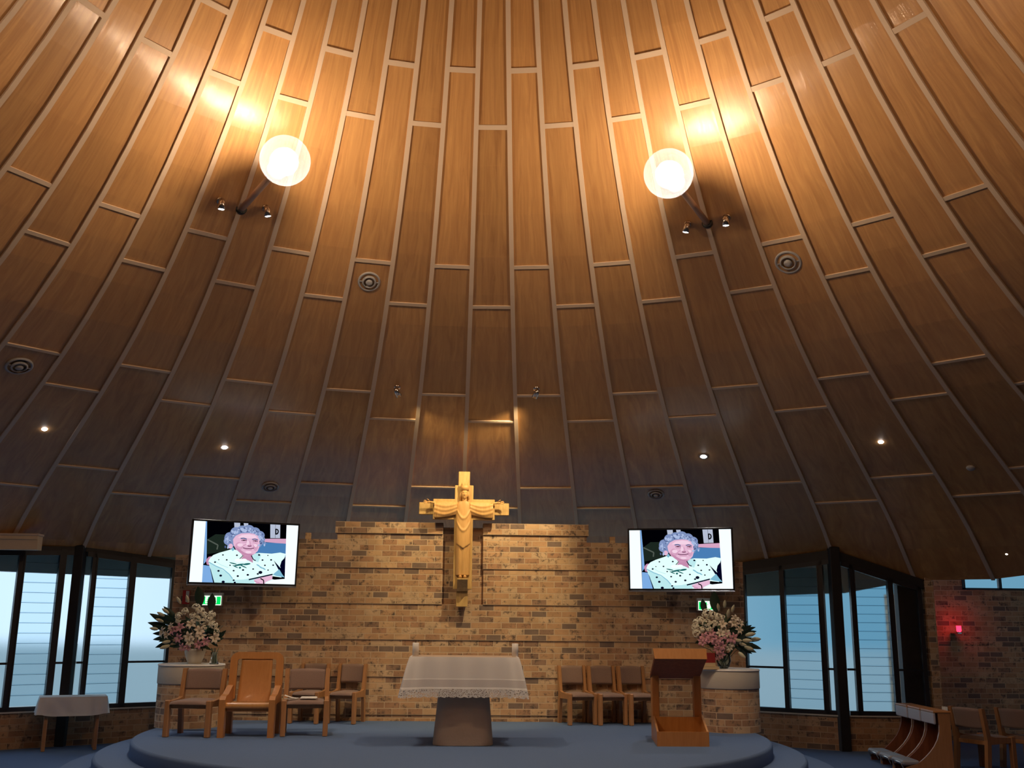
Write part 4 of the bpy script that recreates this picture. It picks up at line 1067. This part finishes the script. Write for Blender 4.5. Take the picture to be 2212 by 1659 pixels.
b=MB(); b.box((0,0,0),(.10,.006,.19),bev=.002); o=b.obj('fire_sign',M['red']); o.location=(-3.86,14.755,2.08); tag(o,'small red and white fire sign on the brick below the left television','sign')
b=MB(); b.box((.018,-.004,.01),(.045,.003,.15)); b.obj('white_strip',M['white'],o)
# ------------------------------------------------------------------ side table on the left
t=thing('side_table','small wooden table under a white cloth below the left windows','table',(-5.46,15.32,0),math.radians(22))
for sx in (-1,1):
    for sy in (-1,1):
        b=MB(); b.box((sx*.33,sy*.15,.345),(.05,.05,.69),bev=.005); b.obj('leg',M['tawny'],t)
b=MB(); b.box((0,0,.70),(.80,.40,.03),bev=.005); b.obj('tabletop',M['tawny'],t)
for yy in (-.15,.15):
    b=MB(); b.box((0,yy,.655),(.62,.02,.06)); b.obj('apron',M['tawny'],t)
b=drape(.43,.21,.722,.26,.055,-.12,nper=260,nv=12,wave=.004); o=b.obj('table_cloth',M['cloth']); o.location=t.location; o.rotation_euler=t.rotation_euler; tag(o,'plain white cloth on the small table below the left windows','tablecloth')
# blind casing above left windows
t=thing('roller_blind_case','cream casing of a rolled-up screen above the left windows','blind',(-6.62,14.93,2.80))
b=MB(); b.prism([(-.09,-.09),(.06,-.09),(.06,.10),(-.13,.10),(-.13,.055),(-.11,.05)],'x',-1.1,.62); b.obj('casing',M['ac'],t)
b=MB(); b.box((-.24,-.035,.118),(1.75,.2,.03),bev=.004); b.obj('top_board',M['batten'],t)
# ------------------------------------------------------------------ kneelers at the right
def kneeler(name,lab):
    t=thing(name,lab,'kneeler',group='row of kneelers by the right windows')
    L_=.45
    side=[(.19,0),(.19,.72),(.04,.72),(.05,.58)]+[(.05-.30*math.sin(k/8*PI/2)**2.2, .58-.46*math.sin(k/8*PI/2)) for k in range(1,9)]+[(-.40,.07),(-.40,0)]
    for y in (-L_/2+.02,L_/2-.02):
        b=MB(); b.prism(side,'y',y-.015,y+.015); b.obj('side_panel',M['jarrah'] if y>0 else M['tawny'],t)
    b=MB(); b.box((.095,0,.735),(.22,L_,.025),bev=.006); b.obj('shelf_top',M['oak'],t)
    b=MB(); b.box((.0,0,.655),(.03,L_-.01,.14),bev=.01); b.obj('arm_pad',mat('grey_vinyl',(.42,.40,.46),.4) if 'gv' not in M else M['gv'],t)
    b=MB(); b.box((.17,0,.38),(.02,L_-.06,.62)); b.obj('front_board',M['jarrah'],t)
    b=MB(); b.box((-.33,0,.125),(.22,L_-.02,.06),bev=.02); b.obj('kneeling_cushion',M['gvd'],t)
    b=MB(); b.tube([(-.41,-.17,.05),(-.435,-.17,.10),(-.435,-.15,.125),(-.435,.15,.125),(-.435,.17,.10),(-.41,.17,.05)],.009,8); b.obj('chrome_rail',M['chrome'],t)
    return t
M['gv']=mat('grey_vinyl',(.46,.44,.50),.35); M['gvd']=mat('dark_grey_vinyl',(.30,.30,.34),.4)
kn=kneeler('kneeler','wooden kneeler at the near end of the row by the right windows'); KR=math.radians(-4)
kn.location=(5.94,13.42,0); kn.rotation_euler=(0,0,KR)
dup(kn,(5.97,13.89,0),KR,'middle wooden kneeler of the row by the right windows')
dup(kn,(6.00,14.36,0),KR,'wooden kneeler at the far end of the row, closest to the window')
b=MB(); b.grid(lambda u,v:Vector((lerp(-.05,.05,u),.01*math.sin(u*4),lerp(-.12,.12,v))),6,6); b.grid(lambda u,v:Vector((lerp(.05,-.05,u),.002+.01*math.sin((1-u)*4),lerp(-.12,.12,v))),6,6)
o=b.obj('reserved_card',M['paper']); o.location=(6.33,13.78,.64); o.rotation_euler=(0,0,-1.15); tag(o,'white card hanging on the back of the chair beside the kneelers','card')
# ------------------------------------------------------------------ ceiling fittings
def normal_at(X,Y):
    e=1e-3; gx=(roofz(X+e,Y)-roofz(X-e,Y))/2/e; gy=(roofz(X,Y+e)-roofz(X,Y-e))/2/e
    return Vector((gx,gy,-1)).normalized()
M['bulb']=emit('lamp_glow',(1.0,.76,.47),1000); M['bulbadded']=emit('added_lamp_glow',(1.0,.76,.47),480)
M['diffuser']=clearglass('diffuser_glass',(1,1,1),.10,(1,.95,.9),0)
M['globe']=clearglass('globe_glass',(.97,.93,.94),.040,(.56,.62,.92),.10)
M['pole']=mat('brown_pole',(.52,.34,.25),.5)
GL=[((-2.542,10.714,6.194),(-1.863,9.523,6.231)),((2.655,10.715,6.178),(1.979,9.516,6.208))]
for az in (102,-102):  # dimmer globes added out of view to light the upper ceiling corners
    q_=math.radians(az); f_=lambda r,z:(XC+r*math.sin(q_),YC+r*math.cos(q_),z)
    GL.append((f_(5.0,prof(5.0)),f_(3.63,prof(5.0)+.03)))
for k,(a,g) in enumerate(GL):
    A=Vector(a); G_=Vector(g); side=('left','right','near right, added in an unseen','near left, added in an unseen','rear right','rear left')[k]+' part'
    t=thing('globe_light','glowing glass globe lamp on a pole from the '+side+' of the ceiling','lamp',a,group='globe lamps')
    d=(G_-A); L_=d.length; d.normalize(); R3=d.to_track_quat('Z','Y').to_matrix()
    b=MB(); b.lathe([(0,-.03),(.035,-.03),(.035,L_-.26),(0,L_-.26)],n=20,M=R3); b.obj('pole',M['pole'],t)
    b=MB(); b.lathe([(.035,-.02),(.06,-.02),(.06,.02),(.035,.02)],n=20,M=R3); b.obj('collar',M['black'],t)
    b=MB(); b.lathe([(0,L_-.32),(.085,L_-.32),(.10,L_-.29),(.10,L_-.235),(.07,L_-.21),(0,L_-.21)],n=28,M=R3); b.obj('fitter',M['pole'],t)
    b=MB(); b.sphere((0,0,0),.25,40,0,24); o=b.obj('glass_globe',M['globe'],t,loc=G_-A)
    b=MB(); b.sphere((0,0,0),(.05,.05,.075),20,0,12,R=R3); o=b.obj('bulb',M['bulb'] if k<2 else M['bulbadded'],t,loc=G_-A-d*.03)
    b=MB(); b.sphere((0,0,0),(.14,.14,.15),28,0,18,R=R3); o=b.obj('inner_diffuser',M['diffuser'],t,loc=G_-A-d*.03)
def spot(att,aimp,lab,col,power,size,on=True,ge=20,blend=.5,group='small ceiling spotlights'):
    A=Vector(att); n=normal_at(A.x,A.y)
    t=thing('spotlight',lab,'spotlight',att,group=group)
    b=MB(); R3=n.to_track_quat('Z','Y').to_matrix(); b.lathe([(0,-.01),(.045,-.01),(.045,.025),(.03,.035),(0,.035)],n=20,M=R3); b.obj('mount',M['chrome'],t)
    hp=n*.10; d=(Vector(aimp)-(A+hp)).normalized(); R4=d.to_track_quat('Z','Y').to_matrix()
    b=MB(); b.tube([n*.03,hp],.014,8); b.obj('stem',M['ventd'],t)
    b=MB(); b.lathe([(0,-.06),(.025,-.06),(.036,-.02),(.04,.06),(.035,.06),(.03,.03),(0,.03)],c=hp,n=20,M=R4); b.obj('spot_can',M['chrome'],t)
    b=MB(); b.lathe([(0,.055),(.033,.055),(.033,.050),(0,.05)],c=hp,n=16,M=R4); b.obj('spot_lens',emit('spot_glow',(1,.97,.95),ge),t)
    if power:
        l=bpy.data.lights.new('spot_beam','SPOT'); l.energy=power; l.color=col; l.spot_size=size; l.spot_blend=blend; l.shadow_soft_size=.04
        o=bpy.data.objects.new('spot_beam',l); C.objects.link(o); o.parent=t; o.location=hp+d*.075; o.rotation_mode='QUATERNION'; o.rotation_quaternion=d.to_track_quat('-Z','Y')
W=(1,.72,.40)
spot((-2.74,10.55,6.227),(-3.0,10.9,.0),'small chrome spotlight left of the left globe lamp pole',(1,.82,.66),65,math.radians(80))
spot((-2.292,10.791,6.256),(-1.2,11.6,.4),'small chrome spotlight between the left pole and the altar side',(1,.76,.5),260,math.radians(75))
spot((2.453,10.801,6.201),(1.2,11.6,.4),'small chrome spotlight between the right pole and the altar side',(1,.76,.5),260,math.radians(75))
spot((2.847,10.577,6.205),(3.0,11.0,.0),'small chrome spotlight right of the right globe lamp pole',(1,.82,.66),65,math.radians(80))
spot((-.935,13.25,4.801),(.2,14.8,2.7),'small spotlight aimed at the crucifix, left of centre',(1,.74,.34),90,math.radians(76),ge=2,group='spotlights over the crucifix')
spot((.908,13.228,4.814),(-.1,14.8,2.6),'small spotlight aimed at the crucifix, right of centre',(1,.74,.38),260,math.radians(80),ge=2,group='spotlights over the crucifix')
def downlight(p,lab,power,aimp,col=(1,.95,.88)):
    A=Vector(p); n=normal_at(A.x,A.y); R3=n.to_track_quat('Z','Y').to_matrix()
    t=thing('downlight',lab,'downlight',p,group='recessed downlights low on the ceiling')
    b=MB(); b.lathe([(.062,-.005),(.062,.012),(.045,.014),(.04,-.005)],n=24,M=R3); b.obj('rim',M['vent'],t)
    b=MB(); b.sphere(n*.004,(.038,.038,.03),16,0,8); b.obj('lamp',emit('downlight_glow',(1,.97,.95),22),t)
    l=bpy.data.lights.new('beam','SPOT'); l.energy=power; l.color=col; l.spot_size=math.radians(75); l.spot_blend=.6; l.shadow_soft_size=.04
    o=bpy.data.objects.new('beam',l); C.objects.link(o); o.parent=t; o.location=n*.06; d=(Vector(aimp)-A).normalized(); o.rotation_mode='QUATERNION'; o.rotation_quaternion=d.to_track_quat('-Z','Y')
downlight((-5.307,12.928,4.10),'lit downlight far left, above the left windows',45,(-5.2,12.6,0))
downlight((-3.335,14.116,4.10),'lit downlight above the left television',45,(-2.9,13.2,0.5))
downlight((3.325,14.114,4.085),'lit downlight above the right television',45,(2.9,13.2,0.5))
downlight((5.382,12.925,4.124),'lit downlight far right, above the right windows',45,(5.2,12.6,0))
def vent(p,r,lab):
    A=Vector(p); n=normal_at(A.x,A.y); R3=n.to_track_quat('Z','Y').to_matrix()
    t=thing('air_vent',lab,'vent',p,group='round ceiling air vents')
    b=MB(); b.lathe([(r*.82,-.002),(r,.0),(r,.018),(r*.92,.028),(r*.82,.02)],n=36,M=R3); b.obj('outer_ring',M['vent'],t)
    b=MB(); b.lathe([(0,.003),(r*.84,.003)],n=36,M=R3); b.obj('backing',M['ventd'],t)
    b=MB(); b.lathe([(r*.48,.01),(r*.62,.012),(r*.62,.03),(r*.5,.045),(r*.48,.03)],n=36,M=R3); b.box(R3@Vector((r*.72,0,.02)),(r*.22,.012,.01),rot=R3); b.box(R3@Vector((-r*.72,0,.02)),(r*.22,.012,.01),rot=R3); b.obj('middle_ring',M['vent'],t)
    b=MB(); b.lathe([(0,.05),(r*.16,.055),(r*.30,.04),(r*.30,.02),(0,.02)],n=24,M=R3); b.obj('centre_cone',M['vent'],t)
vent((-1.213,11.766,5.753),.135,'round slotted air vent left of centre on the ceiling')
vent((3.562,10.734,5.752),.150,'round slotted air vent right of the right globe lamp')
vent((-5.134,11.614,4.589),.150,'round slotted air vent at the far left of the ceiling')
vent((-2.881,15.196,3.704),.125,'round slotted air vent just above the left television')
vent((2.845,15.216,3.685),.125,'round slotted air vent just above the right television')
A=Vector((6.536,12.909,3.801)); R3=normal_at(A.x,A.y).to_track_quat('Z','Y').to_matrix()
b=MB(); b.lathe([(0,0),(.055,0),(.055,.02),(.04,.035),(0,.035)],n=24,M=R3); o=b.obj('smoke_detector',M['vent']); o.location=A; tag(o,'small round smoke detector low on the right of the ceiling','smoke detector')
# tiny lamp at the extreme right and white clip at the pier
A=Vector((7.68,14.37,2.80)); b=MB(); b.sphere((0,0,0),.022,12,0,8); o=b.obj('pilot_lamp',emit('pilot_glow',(1,.9,.8),2)); o.location=A; tag(o,'tiny white lamp on the ceiling at the right edge','lamp')
# sanctuary lamp
t=thing('sanctuary_lamp','small glowing red sanctuary lamp on the dark brick wall at right','lamp',(8.02,16.72,1.75))
b=MB(); b.lathe([(0,-.05),(.03,-.05),(.038,-.02),(.038,.05),(.034,.05),(.0,.045)],n=16); b.obj('red_glass',emit('red_glow',(1,.01,.03),9),t)
b=MB(); b.sphere((0,0,.012),.014,10,0,6); 
b=MB(); b.box((0,.11,-.065),(.07,.26,.02),bev=.004); b.lathe([(0,-.06),(.04,-.06),(.045,-.045),(0,-.045)],n=16); b.obj('bracket',M['chrome'],t)
l=bpy.data.lights.new('red_light','POINT'); l.energy=1.6; l.color=(1,.03,.04); l.shadow_soft_size=.03; o=bpy.data.objects.new('red_light',l); C.objects.link(o); o.parent=t; o.location=(-.02,-.12,.06)
# ------------------------------------------------------------------ world, camera, view
wd=bpy.data.worlds.new('dusk_sky'); bpy.context.scene.world=wd; wd.use_nodes=True; nt=wd.node_tree; nt.nodes.clear(); L=nt.links.new
tc=N(nt,'ShaderNodeTexCoord'); sx=N(nt,'ShaderNodeSeparateXYZ'); L(tc.outputs['Generated'],sx.inputs[0])
mr=N(nt,'ShaderNodeMapRange'); mr.inputs['From Min'].default_value=-.35; mr.inputs['From Max'].default_value=.30; L(sx.outputs[0],mr.inputs['Value'])
mx=N(nt,'ShaderNodeMix',data_type='RGBA'); mx.inputs[6].default_value=(.76,.98,1.16,1); mx.inputs[7].default_value=(.15,.34,.47,1); L(mr.outputs[0],mx.inputs[0])
bg=N(nt,'ShaderNodeBackground'); bg.inputs[1].default_value=1.08; L(mx.outputs[2],bg.inputs[0])
wo=N(nt,'ShaderNodeOutputWorld'); L(bg.outputs[0],wo.inputs[0])
cam=bpy.data.cameras.new('camera'); co=bpy.data.objects.new('camera',cam); C.objects.link(co)
f,pit,roll,yaw=2214.082,.22932434,.00989102,.04392465
F_=Vector((math.sin(yaw)*math.cos(pit),math.cos(yaw)*math.cos(pit),math.sin(pit))); R0=Vector((math.cos(yaw),-math.sin(yaw),0)); U0=R0.cross(F_)
R_=math.cos(roll)*R0+math.sin(roll)*U0; U_=-math.sin(roll)*R0+math.cos(roll)*U0
mtx=Matrix((R_,U_,-F_)).transposed().to_4x4(); mtx.translation=Vector((0,0,EYE)); co.matrix_world=mtx
cam.sensor_fit='HORIZONTAL'; cam.sensor_width=36; cam.lens=36*f/2212; cam.clip_start=.05; cam.clip_end=200
sc=bpy.context.scene; sc.camera=co
sc.view_settings.view_transform='Standard'; sc.view_settings.look='None'; sc.view_settings.gamma=1; sc.view_settings.exposure=0; sc.view_settings.use_curve_mapping=False
sc.cycles.use_denoising=True; sc.cycles.sample_clamp_indirect=4; sc.cycles.max_bounces=10; sc.cycles.diffuse_bounces=5; sc.cycles.transparent_max_bounces=12; sc.cycles.blur_glossy=.3
